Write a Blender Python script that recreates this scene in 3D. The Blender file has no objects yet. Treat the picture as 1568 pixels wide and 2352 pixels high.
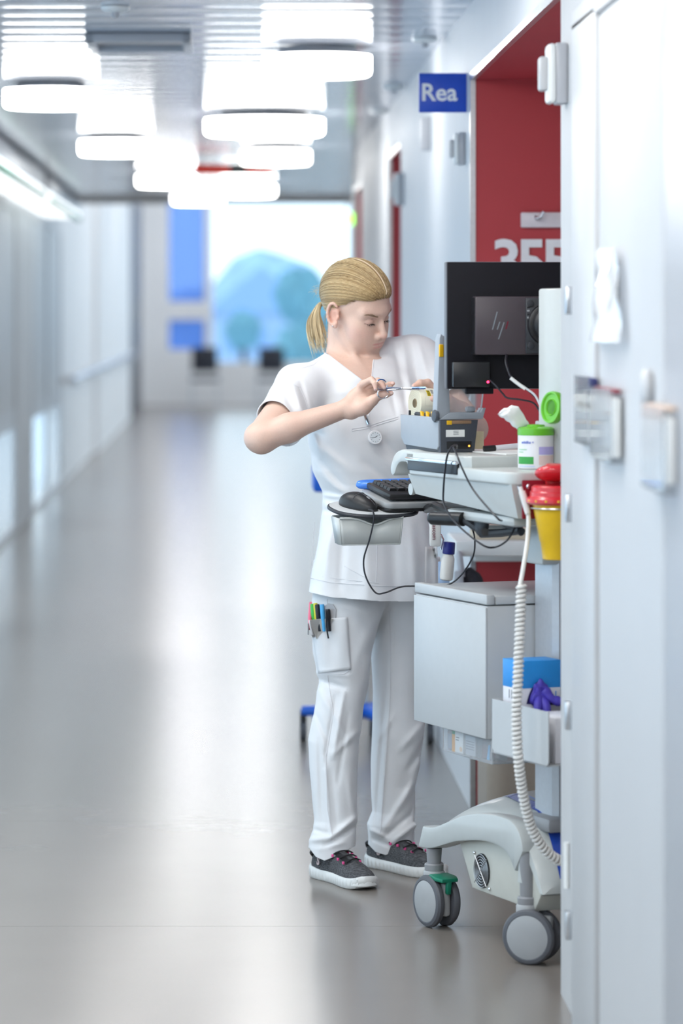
import bpy, bmesh, math, random
import numpy as np
from mathutils import Matrix, Vector

# ------------------------------------------------------------------ camera, sky, exposure
SC = bpy.context.scene
COL = SC.collection
F, CX, CY, EYE = 8000.0, 520.0, 725.0, 1.49          # focal length in pixels, vanishing point, eye height
cam_d = bpy.data.cameras.new('camera')
cam = bpy.data.objects.new('camera', cam_d)
COL.objects.link(cam)
cam.location = (0, 0, EYE)
cam.rotation_euler = (math.pi / 2, 0, 0)
cam_d.sensor_fit = 'VERTICAL'
cam_d.sensor_height = 36
cam_d.sensor_width = 24
cam_d.lens = F / 2352 * 36
cam_d.shift_x = (784 - CX) / 2352
cam_d.shift_y = -(1176 - CY) / 2352
cam_d.clip_end = 500
cam_d.dof.use_dof = True
cam_d.dof.focus_distance = 8.75
cam_d.dof.aperture_fstop = 2.8
SC.camera = cam

world = bpy.data.worlds.new('sky')
SC.world = world
world.use_nodes = True
wb = world.node_tree.nodes['Background']
wb.inputs['Color'].default_value = (0.74, 0.88, 1.0, 1)
wb.inputs['Strength'].default_value = 1.9

SC.view_settings.view_transform = 'Standard'
SC.view_settings.look = 'None'
SC.view_settings.gamma = 1
SC.view_settings.use_curve_mapping = False
SC.view_settings.exposure = 0.16
LAMP = 12.0                                           # emission of the round ceiling lamps

# ------------------------------------------------------------------ helpers
def P(px, py, Y):
    """photo pixel seen at depth Y -> world point"""
    return Vector(((px - CX) * Y / F, Y, EYE - (py - CY) * Y / F))

MATS = {}
def mat(name, col, rough=0.5, metal=0.0, spec=0.5, var=0.03, scale=40, bump=0.0, bscale=200,
        emit=None, estr=0, trans=0, alpha=1, sss=0, coat=0, ior=1.45, attr=None):
    if name in MATS:
        return MATS[name]
    m = bpy.data.materials.new(name)
    m.use_nodes = True
    nt = m.node_tree
    b = nt.nodes['Principled BSDF']
    c = (col[0], col[1], col[2], 1)
    b.inputs['Base Color'].default_value = c
    b.inputs['Roughness'].default_value = rough
    b.inputs['Metallic'].default_value = metal
    b.inputs['Specular IOR Level'].default_value = spec
    b.inputs['IOR'].default_value = ior
    b.inputs['Transmission Weight'].default_value = trans
    b.inputs['Alpha'].default_value = alpha
    b.inputs['Coat Weight'].default_value = coat
    if sss:
        b.inputs['Subsurface Weight'].default_value = sss
        b.inputs['Subsurface Radius'].default_value = (0.012, 0.005, 0.003)
        b.inputs['Subsurface Scale'].default_value = 1.0
    if emit:
        b.inputs['Emission Color'].default_value = (emit[0], emit[1], emit[2], 1)
        b.inputs['Emission Strength'].default_value = estr
    tc = nt.nodes.new('ShaderNodeTexCoord')
    if attr or var:
        n = nt.nodes.new('ShaderNodeTexNoise')
        n.inputs['Scale'].default_value = scale
        n.inputs['Detail'].default_value = 4
        nt.links.new(tc.outputs['Object'], n.inputs['Vector'])
        mx = nt.nodes.new('ShaderNodeMix')
        mx.data_type = 'RGBA'
        mx.blend_type = 'MULTIPLY'
        mx.inputs['Factor'].default_value = 1
        r = nt.nodes.new('ShaderNodeMapRange')
        r.inputs['From Min'].default_value = 0.3
        r.inputs['From Max'].default_value = 0.7
        r.inputs['To Min'].default_value = 1 - var
        r.inputs['To Max'].default_value = 1 + var
        nt.links.new(n.outputs['Fac'], r.inputs['Value'])
        mx.inputs['A'].default_value = c
        if attr:
            a = nt.nodes.new('ShaderNodeAttribute')
            a.attribute_name = attr
            nt.links.new(a.outputs['Color'], mx.inputs['A'])
        nt.links.new(r.outputs['Result'], mx.inputs['B'])
        nt.links.new(mx.outputs['Result'], b.inputs['Base Color'])
    if bump:
        n2 = nt.nodes.new('ShaderNodeTexNoise')
        n2.inputs['Scale'].default_value = bscale
        n2.inputs['Detail'].default_value = 3
        nt.links.new(tc.outputs['Object'], n2.inputs['Vector'])
        bp = nt.nodes.new('ShaderNodeBump')
        bp.inputs['Strength'].default_value = bump
        bp.inputs['Distance'].default_value = 0.002
        nt.links.new(n2.outputs['Fac'], bp.inputs['Height'])
        nt.links.new(bp.outputs['Normal'], b.inputs['Normal'])
    MATS[name] = m
    return m

WL = {}                                               # world location of every linked object
def base(o):
    return WL.get(o.name, Vector((0, 0, 0)))

def thing(name, label, cat, loc=(0, 0, 0), group=None):
    o = bpy.data.objects.new(name, None)
    o.empty_display_size = 0.05
    COL.objects.link(o)
    o.location = loc
    WL[o.name] = Vector(loc)
    tag(o, label, cat, group)
    return o

def tag(o, label=None, cat=None, group=None, kind=None):
    if label: o['label'] = label
    if cat: o['category'] = cat
    if group: o['group'] = group
    if kind: o['kind'] = kind
    return o

def link_mesh(name, verts, faces, m, parent=None, smooth=True, loc=None, angle=35, colors=None):
    me = bpy.data.meshes.new(name)
    off = Vector(loc) if loc is not None else (base(parent) if parent else Vector((0, 0, 0)))
    V = np.asarray(verts, dtype=np.float64).reshape(-1, 3) - np.array(off)
    me.from_pydata(V.tolist(), [], faces if isinstance(faces, list) else faces.tolist())
    me.materials.append(m)
    if smooth:
        me.polygons.foreach_set('use_smooth', [True] * len(me.polygons))
        if angle:
            me.set_sharp_from_angle(angle=math.radians(angle))
    if colors is not None:
        a = me.color_attributes.new('Col', 'FLOAT_COLOR', 'POINT')
        c4 = np.ones((len(V), 4), np.float32)
        c4[:, :3] = colors
        a.data.foreach_set('color', c4.ravel())
    me.update()
    o = bpy.data.objects.new(name, me)
    COL.objects.link(o)
    if parent:
        o.parent = parent
        o.location = off - base(parent)
    else:
        o.location = off
    WL[o.name] = off
    return o

class MB:
    """collects geometry in a local frame T and links it as one mesh object"""
    def __init__(s, T=None):
        s.v, s.f, s.T = [], [], (T if T is not None else Matrix.Identity(4))
    def add(s, vs, fs):
        n = len(s.v)
        s.v += [s.T @ Vector(v) for v in vs]
        s.f += [[i + n for i in f] for f in fs]
        return s
    def bm(s, b):
        b.verts.ensure_lookup_table()
        b.verts.index_update()
        s.add([v.co.copy() for v in b.verts], [[v.index for v in f.verts] for f in b.faces])
        b.free()
        return s
    def box(s, lo, hi, bev=0.0, seg=2, R=None):
        b = bmesh.new()
        bmesh.ops.create_cube(b, size=1)
        c = [(lo[i] + hi[i]) / 2 for i in range(3)]
        d = [abs(hi[i] - lo[i]) for i in range(3)]
        for v in b.verts:
            v.co = Vector((v.co.x * d[0], v.co.y * d[1], v.co.z * d[2]))
        if bev:
            bmesh.ops.bevel(b, geom=b.edges[:], offset=min(bev, min(d) * 0.49), segments=seg, profile=0.5, affect='EDGES')
        for v in b.verts:
            v.co = (R @ v.co if R else v.co) + Vector(c)
        return s.bm(b)
    def prism(s, poly, h0, h1, axis='y', bev=0.0, seg=2):
        """polygon in two axes extruded along the third (axis x: poly=(y,z); y: (x,z); z: (x,y))"""
        b = bmesh.new()
        mk = {'x': lambda p, h: (h, p[0], p[1]), 'y': lambda p, h: (p[0], h, p[1]), 'z': lambda p, h: (p[0], p[1], h)}[axis]
        lo = [b.verts.new(mk(p, h0)) for p in poly]
        hi = [b.verts.new(mk(p, h1)) for p in poly]
        n = len(poly)
        b.faces.new(lo); b.faces.new(hi[::-1])
        for i in range(n):
            b.faces.new((lo[i], hi[i], hi[(i + 1) % n], lo[(i + 1) % n]))
        bmesh.ops.recalc_face_normals(b, faces=b.faces[:])
        if bev:
            ed = [e for e in b.edges if (e.verts[0] in lo) == (e.verts[1] in lo)]
            bmesh.ops.bevel(b, geom=ed, offset=bev, segments=seg, profile=0.5, affect='EDGES')
        return s.bm(b)
    def lathe(s, prof, n=32, c=(0, 0, 0), A=None):
        """profile of (radius, height) about the local z axis, turned by A, moved to c"""
        A = A or Matrix.Identity(3)
        c = Vector(c)
        vs, fs = [], []
        for r, h in prof:
            for i in range(n):
                t = 2 * math.pi * i / n
                vs.append(A @ Vector((r * math.cos(t), r * math.sin(t), h)) + c)
        for j in range(len(prof) - 1):
            for i in range(n):
                k = (i + 1) % n
                fs.append([j * n + i, j * n + k, (j + 1) * n + k, (j + 1) * n + i])
        fs.append([i for i in range(n)][::-1])
        fs.append([(len(prof) - 1) * n + i for i in range(n)])
        return s.add(vs, fs)
    def cyl(s, p0, p1, r0, r1=None, n=24):
        p0, p1 = Vector(p0), Vector(p1)
        r1 = r0 if r1 is None else r1
        d = p1 - p0
        A = d.to_track_quat('Z', 'Y').to_matrix()
        return s.lathe([(r0, 0), (r1, d.length)], n, p0, A)
    def tube(s, pts, r, n=8, closed=False):
        pts = [Vector(p) for p in pts]
        rs = r if isinstance(r, (list, tuple)) else [r] * len(pts)
        m = len(pts)
        vs, fs = [], []
        up = None
        for i, p in enumerate(pts):
            if closed:
                t = (pts[(i + 1) % m] - pts[i - 1]).normalized()
            else:
                t = (pts[min(i + 1, m - 1)] - pts[max(i - 1, 0)]).normalized()
            if up is None:
                up = t.orthogonal().normalized()
            up = (up - t * up.dot(t))
            up = up.normalized() if up.length > 1e-6 else t.orthogonal().normalized()
            w = t.cross(up)
            for k in range(n):
                a = 2 * math.pi * k / n
                vs.append(p + (up * math.cos(a) + w * math.sin(a)) * rs[i])
        for i in range(m if closed else m - 1):
            for k in range(n):
                j, q = (i + 1) % m, (k + 1) % n
                fs.append([i * n + k, i * n + q, j * n + q, j * n + k])
        if not closed:
            fs.append(list(range(n))[::-1])
            fs.append([(m - 1) * n + k for k in range(n)])
        return s.add(vs, fs)
    def ell(s, c, r, nu=24, nv=14, A=None):
        A = A or Matrix.Identity(3)
        vs, fs = [], []
        for j in range(nv + 1):
            t = math.pi * (0.002 + 0.996 * j / nv)
            for i in range(nu):
                a = 2 * math.pi * i / nu
                vs.append(A @ Vector((r[0] * math.sin(t) * math.cos(a), r[1] * math.sin(t) * math.sin(a), r[2] * math.cos(t))) + Vector(c))
        for j in range(nv):
            for i in range(nu):
                k = (i + 1) % nu
                fs.append([j * nu + i, (j + 1) * nu + i, (j + 1) * nu + k, j * nu + k])
        fs.append(list(range(nu)))
        fs.append([nv * nu + i for i in range(nu)][::-1])
        return s.add(vs, fs)
    def build(s, name, m, parent=None, **kw):
        return link_mesh(name, [tuple(v) for v in s.v], s.f, m, parent, **kw)

def spline(pts, n=12):
    """Catmull-Rom through the points"""
    pts = [Vector(p) for p in pts]
    q = [pts[0] * 2 - pts[1]] + pts + [pts[-1] * 2 - pts[-2]]
    out = []
    for i in range(1, len(q) - 2):
        for k in range(n):
            t = k / n
            a, b, c, d = q[i - 1], q[i], q[i + 1], q[i + 2]
            out.append(0.5 * ((2 * b) + (c - a) * t + (2 * a - 5 * b + 4 * c - d) * t * t + (3 * b - a - 3 * c + d) * t ** 3))
    out.append(pts[-1])
    return out

def text_geo(txt, size, depth=0.001, bold=0.0, shear=0.0, align='CENTER'):
    cu = bpy.data.curves.new('t', 'FONT')
    cu.body = txt
    cu.size = size
    cu.extrude = depth / 2
    cu.offset = bold
    cu.shear = shear
    cu.resolution_u = 3
    cu.align_x = align
    cu.align_y = 'CENTER'
    o = bpy.data.objects.new('t', cu)
    COL.objects.link(o)
    dg = bpy.context.evaluated_depsgraph_get()
    me = bpy.data.meshes.new_from_object(o.evaluated_get(dg))
    vs = [v.co.copy() for v in me.vertices]
    fs = [list(p.vertices) for p in me.polygons]
    bpy.data.objects.remove(o)
    bpy.data.curves.remove(cu)
    bpy.data.meshes.remove(me)
    return vs, fs

def frame(o, x, y, z=None):
    """4x4 from origin and axes"""
    x, y = Vector(x).normalized(), Vector(y).normalized()
    z = Vector(z).normalized() if z is not None else x.cross(y)
    M = Matrix((x, y, z)).transposed().to_4x4()
    M.translation = Vector(o)
    return M

def copy_tree(o, loc, label=None):
    c = o.copy(); COL.objects.link(c)
    c.location = loc
    if label: c['label'] = label
    for ch in o.children:
        d = ch.copy(); COL.objects.link(d); d.parent = c
        for g in ch.children:
            e = g.copy(); COL.objects.link(e); e.parent = d
    return c

random.seed(7)
rng = np.random.default_rng(7)
# ------------------------------------------------------------------ materials of the place
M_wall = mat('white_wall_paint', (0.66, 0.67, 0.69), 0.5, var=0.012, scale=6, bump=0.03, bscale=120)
M_lam = mat('white_laminate', (0.535, 0.535, 0.545), 0.42, var=0.01, scale=5)
M_grey = mat('grey_panel', (0.46, 0.47, 0.50), 0.3, var=0.02, scale=4)
M_red = mat('red_paint', (0.50, 0.05, 0.06), 0.42, var=0.04, scale=3, bump=0.02)
M_dark = mat('dark_panel', (0.03, 0.03, 0.05), 0.4)
M_alu = mat('brushed_aluminium', (0.62, 0.64, 0.67), 0.3, metal=1.0, var=0.05, scale=80)
M_plank = mat('ceiling_plank_metal', (0.56, 0.60, 0.68), 0.14, metal=0.4, var=0.015, scale=8)
M_lamp = mat('lamp_opal_glow', (0.95, 0.97, 0.97), 0.5, emit=(1.0, 0.985, 0.95), estr=LAMP, var=0)
M_white = mat('white_plastic', (0.80, 0.81, 0.80), 0.35, var=0.015)
M_glass = mat('window_glass', (0.9, 0.97, 1.0), 0.0, trans=1.0, ior=1.02, var=0, spec=0.3)
M_bluesign = mat('blue_sign_paint', (0.015, 0.075, 0.52), 0.35)
M_signwhite = mat('sign_white_print', (0.85, 0.85, 0.87), 0.5)
M_black = mat('black_plastic', (0.012, 0.012, 0.014), 0.35)
M_blue = mat('bright_blue_plastic', (0.01, 0.12, 0.62), 0.35)

def floor_mat():
    m = mat('floor_vinyl', (0.225, 0.200, 0.180), 0.2, var=0.05, scale=1.3)
    nt = m.node_tree
    b = nt.nodes['Principled BSDF']
    tc = nt.nodes.new('ShaderNodeTexCoord')
    n = nt.nodes.new('ShaderNodeTexNoise')
    n.inputs['Scale'].default_value = 2.2
    n.inputs['Detail'].default_value = 5
    nt.links.new(tc.outputs['Object'], n.inputs['Vector'])
    r = nt.nodes.new('ShaderNodeMapRange')
    r.inputs['To Min'].default_value = 0.19
    r.inputs['To Max'].default_value = 0.23
    nt.links.new(n.outputs['Fac'], r.inputs['Value'])
    b.inputs['Roughness'].default_value = 0.23
    n2 = nt.nodes.new('ShaderNodeTexNoise')
    n2.inputs['Scale'].default_value = 260
    nt.links.new(tc.outputs['Object'], n2.inputs['Vector'])
    bp = nt.nodes.new('ShaderNodeBump')
    bp.inputs['Strength'].default_value = 0.02
    bp.inputs['Distance'].default_value = 0.001
    nt.links.new(n2.outputs['Fac'], bp.inputs['Height'])
    bp.mute = True
    b.inputs['Specular IOR Level'].default_value = 0.8
    return m
M_floor = floor_mat()
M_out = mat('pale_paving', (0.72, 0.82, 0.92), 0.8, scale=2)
M_seam = mat('floor_seam', (0.05, 0.045, 0.04), 0.6)

M_wallw = mat('brightened_wall_white', (0.86, 0.86, 0.87), 0.5, var=0.01, scale=6)  # paler copy of the wall white; far-wall brightness put into its colour
WX, LX, CEIL, SOF = 0.735, -1.45, 2.43, 2.207      # right wall, left wall, ceiling, niche soffit
def S(o, kind='structure'):
    o['kind'] = kind
    return o

# floor: base slab with vinyl sheets laid across the corridor
fl = S(MB().box((-1.6, -5, -0.2), (7, 58.4, -0.002)).build('floor', M_seam, smooth=False))
y0 = 8.50 - 1.77 * 7
k = 0
while y0 < 58:
    a, b_ = max(y0, -5), min(y0 + 1.77, 58.4)
    x1 = 7 if b_ > 19 else 2.2
    MB().box((-1.6, a + 0.0008, -0.002), (x1, b_ - 0.0008, 0.0)).build('vinyl_sheet', M_floor, fl, smooth=False)
    y0 += 1.77

# right wall pieces and niches
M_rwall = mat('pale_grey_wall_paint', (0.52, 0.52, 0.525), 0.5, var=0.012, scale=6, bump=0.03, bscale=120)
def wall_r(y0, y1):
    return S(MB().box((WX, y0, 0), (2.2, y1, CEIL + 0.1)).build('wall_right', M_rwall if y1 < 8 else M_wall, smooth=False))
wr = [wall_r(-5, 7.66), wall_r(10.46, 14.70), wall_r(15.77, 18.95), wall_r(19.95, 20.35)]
for (a, b_) in ((7.66, 10.46), (14.70, 15.77), (18.95, 19.95)):
    fa = S(MB().box((WX, a, SOF), (2.2, b_, CEIL + 0.1)).build('wall_right_fascia', M_wall, smooth=False))
    MB().box((WX + 0.012, a, SOF - 0.008), (1.6, b_, SOF)).build('red_soffit_panel', M_red, fa, smooth=False)
    MB().box((WX + 0.012, b_ - 0.008, 0), (1.6, b_, SOF - 0.008)).build('red_side_panel', M_red, fa, smooth=False)
    MB().box((WX + 0.012, a, 0), (1.6, a + 0.008, SOF - 0.008)).build('pale_side_panel', M_wall, fa, smooth=False)
    MB().box((1.6, a, 0), (1.66, b_, SOF)).build('pale_door_panel', M_wall, fa, smooth=False)  # unseen niche faces, kept pale to lessen the red bounce
    t = MB()
    t.box((WX - 0.004, a, SOF - 0.01), (WX + 0.012, b_, SOF + 0.012))
    t.box((WX - 0.004, b_ - 0.012, 0), (WX + 0.012, b_ + 0.02, SOF + 0.012))
    S(t.build('trim_1', M_alu, smooth=False))
# room number and coat rail on the far side wall of the near niche
YN = 10.446
num = thing('room_number', 'large white room number 355 on the red niche wall', 'number', P(1225, 600, YN))
for ch, cx in (('3', 1163), ('5', 1220), ('5', 1277)):
    vs, fs = text_geo(ch, 0.182, 0.002, bold=0.004)
    c = P(cx, 606, YN)
    T = frame((c.x, YN, c.z), (1, 0, 0), (0, 0, 1), (0, -1, 0))
    MB(T).add(vs, fs).build('digit', M_signwhite, num, smooth=False)
rail = thing('coat_rail', 'white coat rail with metal hook on red niche wall', 'coat rail', P(1300, 505, YN))
a, b_ = P(1195, 488, YN), P(1480, 523, YN)
M_rail = mat('rail_paint', (0.72, 0.66, 0.68), 0.35)
MB().box((a.x, YN - 0.02, b_.z), (b_.x, YN, a.z), 0.004).build('board', M_rail, rail)
for px in (1237, 1340, 1440):
    c = P(px, 500, YN)
    MB().tube(spline([(c.x - 0.012, YN - 0.02, c.z + 0.003), (c.x - 0.012, YN - 0.045, c.z - 0.004), (c.x, YN - 0.05, c.z), (c.x + 0.01, YN - 0.05, c.z + 0.016)], 6), 0.005, 8).build('hook', M_alu, rail)

# blue flag sign
sg = thing('blue_flag_sign', 'square blue sign reading Rea projecting from the white wall', 'sign', P(1009, 213, 10.66))
a, b_ = P(962, 168, 10.66), P(1057, 258, 10.66)
MB().box((a.x, 10.66, b_.z), (WX, 10.675, a.z), 0.002).build('panel', M_bluesign, sg)
vs, fs = text_geo('Rea', 0.074, 0.001, bold=0.0015)
c = P(1008, 214, 10.659)
MB(frame((c.x, 10.659, c.z), (1, 0, 0), (0, 0, 1), (0, -1, 0))).add(vs, fs).build('lettering', M_signwhite, sg, smooth=False)

# nurse-call boxes beside the niches
def call_box(px0, px1, py0, py1, Y, label, two=True):
    """housing fixed to the corridor wall, standing out from it towards the corridor"""
    z0, z1 = P(0, py1, Y).z, P(0, py0, Y).z
    xl = P(px0, 0, Y).x
    t = thing('call_unit', label, 'call unit', (WX, Y, (z0 + z1) / 2))
    d = WX - xl
    h = z1 - z0
    MB().box((WX - d * 0.45, Y, z0), (WX, Y + 0.07, z1), 0.006).build('back_plate', M_grey, t)
    MB().box((WX - d * 0.72, Y - 0.004, z0 + 0.002), (WX - d * 0.42, Y + 0.074, z1 - 0.002), 0.008).build('housing', M_white, t)
    MB().box((xl, Y + 0.01, z0 + h * 0.22), (WX - d * 0.7, Y + 0.06, z1 - h * 0.22), 0.006).build('lamp_cover', M_lam, t)
call_box(1240, 1308, 97, 238, 7.50, 'white call unit on the wall edge beside the red niche')
call_box(1033, 1072, 303, 378, 10.72, 'small grey call unit under the blue sign')
call_box(898, 932, 396, 472, 14.45, 'blurred white call unit beside the second red niche')
# small wall fittings between the niches
a, b_ = P(967, 270, 12.6), P(985, 347, 12.6)
tag(MB().box((a.x - 0.004, 12.55, b_.z), (WX, 12.6, a.z), 0.004).build('wall_fitting', M_grey), 'narrow grey fitting on white wall left of the sign', 'wall fitting')

# near right wall: door with frame, hinges, holders
dr = S(MB().box((WX - 0.003, 5.84, 0.01), (WX + 0.02, 6.84, 2.075), 0.002).build('door_1', M_lam, smooth=False))
fr = S(MB().box((WX - 0.012, 6.86, 0), (WX + 0.01, 7.30, 2.10), 0.004).build('trim_2', M_lam))
S(MB().box((WX - 0.012, 5.70, 2.085), (WX + 0.01, 7.30, 2.13), 0.004).build('trim_3', M_lam))
S(MB().box((WX - 0.006, 4.0, 0), (WX + 0.01, 5.80, 2.4), 0.004).build('trim_4', M_grey))
for py in (690, 1165, 1640, 2120):
    c = P(1312, py, 7.43)
    MB().box((WX - 0.016, 7.39, c.z - 0.03), (WX, 7.42, c.z + 0.03), 0.003).build('hinge', M_alu, fr)
tag(MB().cyl((WX - 0.006, 7.47, P(0, 1935, 7.47).z), (WX - 0.006, 7.47, P(0, 2040, 7.47).z), 0.006).build('corner_guard', M_white), 'short white bumper low on the wall corner', 'bumper')

M_clear = mat('clear_plastic', (0.93, 0.95, 0.97), 0.06, trans=0.85, ior=1.12, var=0, spec=0.6)
M_paper = mat('paper', (0.82, 0.82, 0.80), 0.7, var=0.02)
M_label = mat('peach_label', (0.75, 0.55, 0.42), 0.6)
M_navy = mat('navy_ink', (0.02, 0.025, 0.12), 0.5)
def holder(px0, px1, py0, py1, Yn, label, parts):
    Yf = Yn
    z0, z1 = P(0, py1, Yf).z, P(0, py0, Yf).z
    ya, yb = F * WX / (px1 - CX), F * WX / (px0 - CX)
    t = thing('wall_holder', label, 'holder', (WX, (ya + yb) / 2, z0))
    MB().box((WX - 0.030, ya, z0), (WX - 0.028, yb, z1)).build('front_pane', M_clear, t, smooth=False)
    MB().box((WX - 0.030, ya, z0 - 0.004), (WX, yb, z0)).build('bottom', M_clear, t, smooth=False)
    for (f0, f1, m, nm) in parts:
        MB().box((WX - 0.022, ya + 0.01, z1 + (z0 - z1) * f1), (WX - 0.008, yb - 0.01, z1 + (z0 - z1) * f0), 0.003).build(nm, m, t)
holder(1352, 1384, 865, 1018, 6.86, 'narrow clear holder with peach label card by the door edge',
       [(0.02, 0.26, M_navy, 'dark_card'), (0.28, 0.98, M_paper, 'card'), (0.38, 0.5, M_label, 'peach_label')])
holder(1388, 1438, 890, 1050, 6.62, 'clear wall holder with white slips on the door',
       [(0.0, 0.06, mat('burgundy_clip', (0.25, 0.03, 0.05), 0.5), 'clip'), (0.12, 0.95, M_paper, 'slip')])
holder(1512, 1566, 925, 1110, 5.93, 'clear wall holder at the right picture edge',
       [(0.0, 0.05, M_label, 'clip'), (0.12, 0.92, M_paper, 'slip')])
# hanging bag of wipes/gloves on the door
c0, c1 = P(1415, 570, 6.55), P(1415, 785, 6.55)
bag = thing('hanging_plastic_bag', 'crumpled clear plastic bag hanging on the white door', 'plastic bag', (WX - 0.02, 6.58, c1.z))
b2 = bmesh.new()
bmesh.ops.create_grid(b2, x_segments=14, y_segments=22, size=0.5)
for v in b2.verts:
    u_, w_ = v.co.x, v.co.y
    wd = 0.36 + 0.16 * (0.5 - w_)
    d = 0.012 + 0.02 * (0.5 - w_) * (1 - 4 * u_ * u_) + 0.006 * math.sin(9 * u_ + 5 * w_) * math.cos(7 * w_)
    v.co = Vector((WX - 0.006 - max(d, 0.003), 6.58 + u_ * wd, c0.z + (c1.z - c0.z) * (0.5 - w_)))
MB().bm(b2).build('bag_skin', mat('bag_plastic', (0.9, 0.92, 0.96), 0.12, trans=0.35, ior=1.1, var=0.02), bag)
MB().box((WX - 0.012, 6.50, c0.z - 0.11), (WX - 0.004, 6.62, c0.z - 0.02), 0.004).build('folded_tissue', M_paper, bag)
tag(MB().ell((WX - 0.012, 6.0, P(0, 892, 6.0).z), (0.014, 0.035, 0.034)).build('door_knob', M_lam), 'round white knob above the right-hand wall holder', 'knob')

# ceiling: curved metal planks across the corridor
ce = S(MB().box((-1.6, -5, CEIL + 0.03), (7, 27.6, CEIL + 0.2)).build('ceiling', M_grey, smooth=False))
pv, pf = [], []
NP = 8
W_ = 0.30
for i in range(NP + 1):
    t = i / NP * 2 - 1
    yy = t * (W_ / 2 - 0.004)
    zz = -0.0025 * (1 - t * t)
    pv += [(0, yy, zz), (1, yy, zz)]
for i in range(NP):
    pf.append([2 * i, 2 * i + 1, 2 * i + 3, 2 * i + 2])
for (yy, s_) in ((-(W_ / 2 - 0.004), 0), (W_ / 2 - 0.004, 1)):
    n = len(pv)
    pv += [(0, yy, 0), (1, yy, 0), (1, yy, 0.028), (0, yy, 0.028)]
    pf.append([n, n + 1, n + 2, n + 3])
pm = bpy.data.meshes.new('ceiling_plank')
pm.from_pydata(pv, [], pf)
pm.materials.append(M_plank)
pm.polygons.foreach_set('use_smooth', [True] * len(pm.polygons))
y0 = -4.8
while y0 < 27.5:
    o = bpy.data.objects.new('ceiling_plank', pm)
    COL.objects.link(o)
    o.parent = ce
    x1 = 7 if y0 > 20.4 else WX
    o.location = (LX, y0, CEIL)
    o.scale = (x1 - LX, 1, 1)
    y0 += W_
S(MB().box((-1.6, 27.6, CEIL - 0.05), (7, 27.75, 4.6)).build('wall_bulkhead', M_wall, smooth=False))
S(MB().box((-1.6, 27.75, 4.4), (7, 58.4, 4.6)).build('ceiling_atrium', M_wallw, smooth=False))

# round ceiling lamps
def lamp_mesh(D):
    R, h = D / 2, 0.075
    body = MB().lathe([(R - 0.012, 0), (R - 0.003, 0.006), (R, 0.018), (R, h - 0.004)], 48)
    hub = MB().lathe([(R - 0.001, h - 0.004), (R - 0.002, h), (R * 0.72, h + 0.001), (R * 0.72, h + 0.025)], 40)
    return body, hub
LAMPS = [(117, 222, 14.0, .38, 'leftmost large round ceiling lamp'), (266, 336, 18.1, .38, 'round ceiling lamp above the bright wall strip'),
         (382, 404, 22.5, .38, 'small round ceiling lamp left of the red sign'), (455, 454, 26.0, .38, 'farthest and lowest round ceiling lamp'),
         (728, 146, 12.16, .38, 'nearest round ceiling lamp at top centre'), (633, 361, 19.2, .38, 'round ceiling lamp tucked under the biggest lamp'),
         (570, 430, 24.3, .38, 'far round ceiling lamp just under the red sign'), (607, 287, 16.1, .55, 'biggest round ceiling lamp, second in the right row')]
protos = {}
lamp_list = [((px - CX) * Y / F, Y, D, lb) for px, py, Y, D, lb in LAMPS]
for i, (x, y) in enumerate([(-0.75, 9.0), (0.05, 8.3), (-0.85, 7.4), (0.15, 6.6), (-0.6, 5.8), (0.2, 4.9), (-0.8, 4.0), (0.1, 3.0), (-0.7, 1.8), (0.1, 0.4), (-0.7, -1.2), (0.1, -3.0)]):  # lamp rows carried on unseen, extra ones added for frontal light
    lamp_list.append((x, y, .55, 'unseen round ceiling lamp added over the near corridor for light'))
for x, y, D, lb in lamp_list:
    loc = (x, y, CEIL - 0.105)
    if D not in protos:
        t = thing('ceiling_lamp', lb, 'ceiling lamp', loc, 'round ceiling lamps')
        body, hub = lamp_mesh(D)
        body.T = hub.T = Matrix.Identity(4)
        for mbx, nm, mm in ((body, 'diffuser', M_lamp), (hub, 'mount', M_grey)):
            mbx.v = [v + Vector(loc) for v in mbx.v]
            mbx.build(nm, mm, t)
        protos[D] = t
    else:
        t = copy_tree(protos[D], loc, lb)
for x, y in ((-0.6, 31), (1.2, 34), (-0.6, 38), (1.5, 41), (-0.5, 45), (1.8, 48), (-0.4, 52), (-0.8, 55.5), (0.6, 50), (0.4, 36), (0.3, 43), (0.5, 55), (3.5, 36), (3.8, 46), (2.2, 54), (4.5, 24), (2.4, 22.5)):
    copy_tree(protos[.55], (x, y, (CEIL if y < 27 else 4.4) - 0.105), 'unseen round ceiling lamp added to light the far lounge')  # added lamps, hidden from the camera, to brighten the lounge
M_lampL = mat('added_lounge_glow', (0.95, 0.97, 0.97), 0.5, emit=(1.0, 0.985, 0.96), estr=LAMP * 2.2, var=0)  # stronger glow of the added lounge lamps, to lift the far walls
for o in COL.objects:
    if o.name.startswith('diffuser') and o.parent and o.parent.name.startswith('ceiling_lamp') and o.parent.location.y > 28 and o.parent.location.z > 3:
        o.data = o.data.copy() if o.data.users > 1 and o.data.materials[0] != M_lampL else o.data
        o.data.materials[0] = M_lampL
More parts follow.
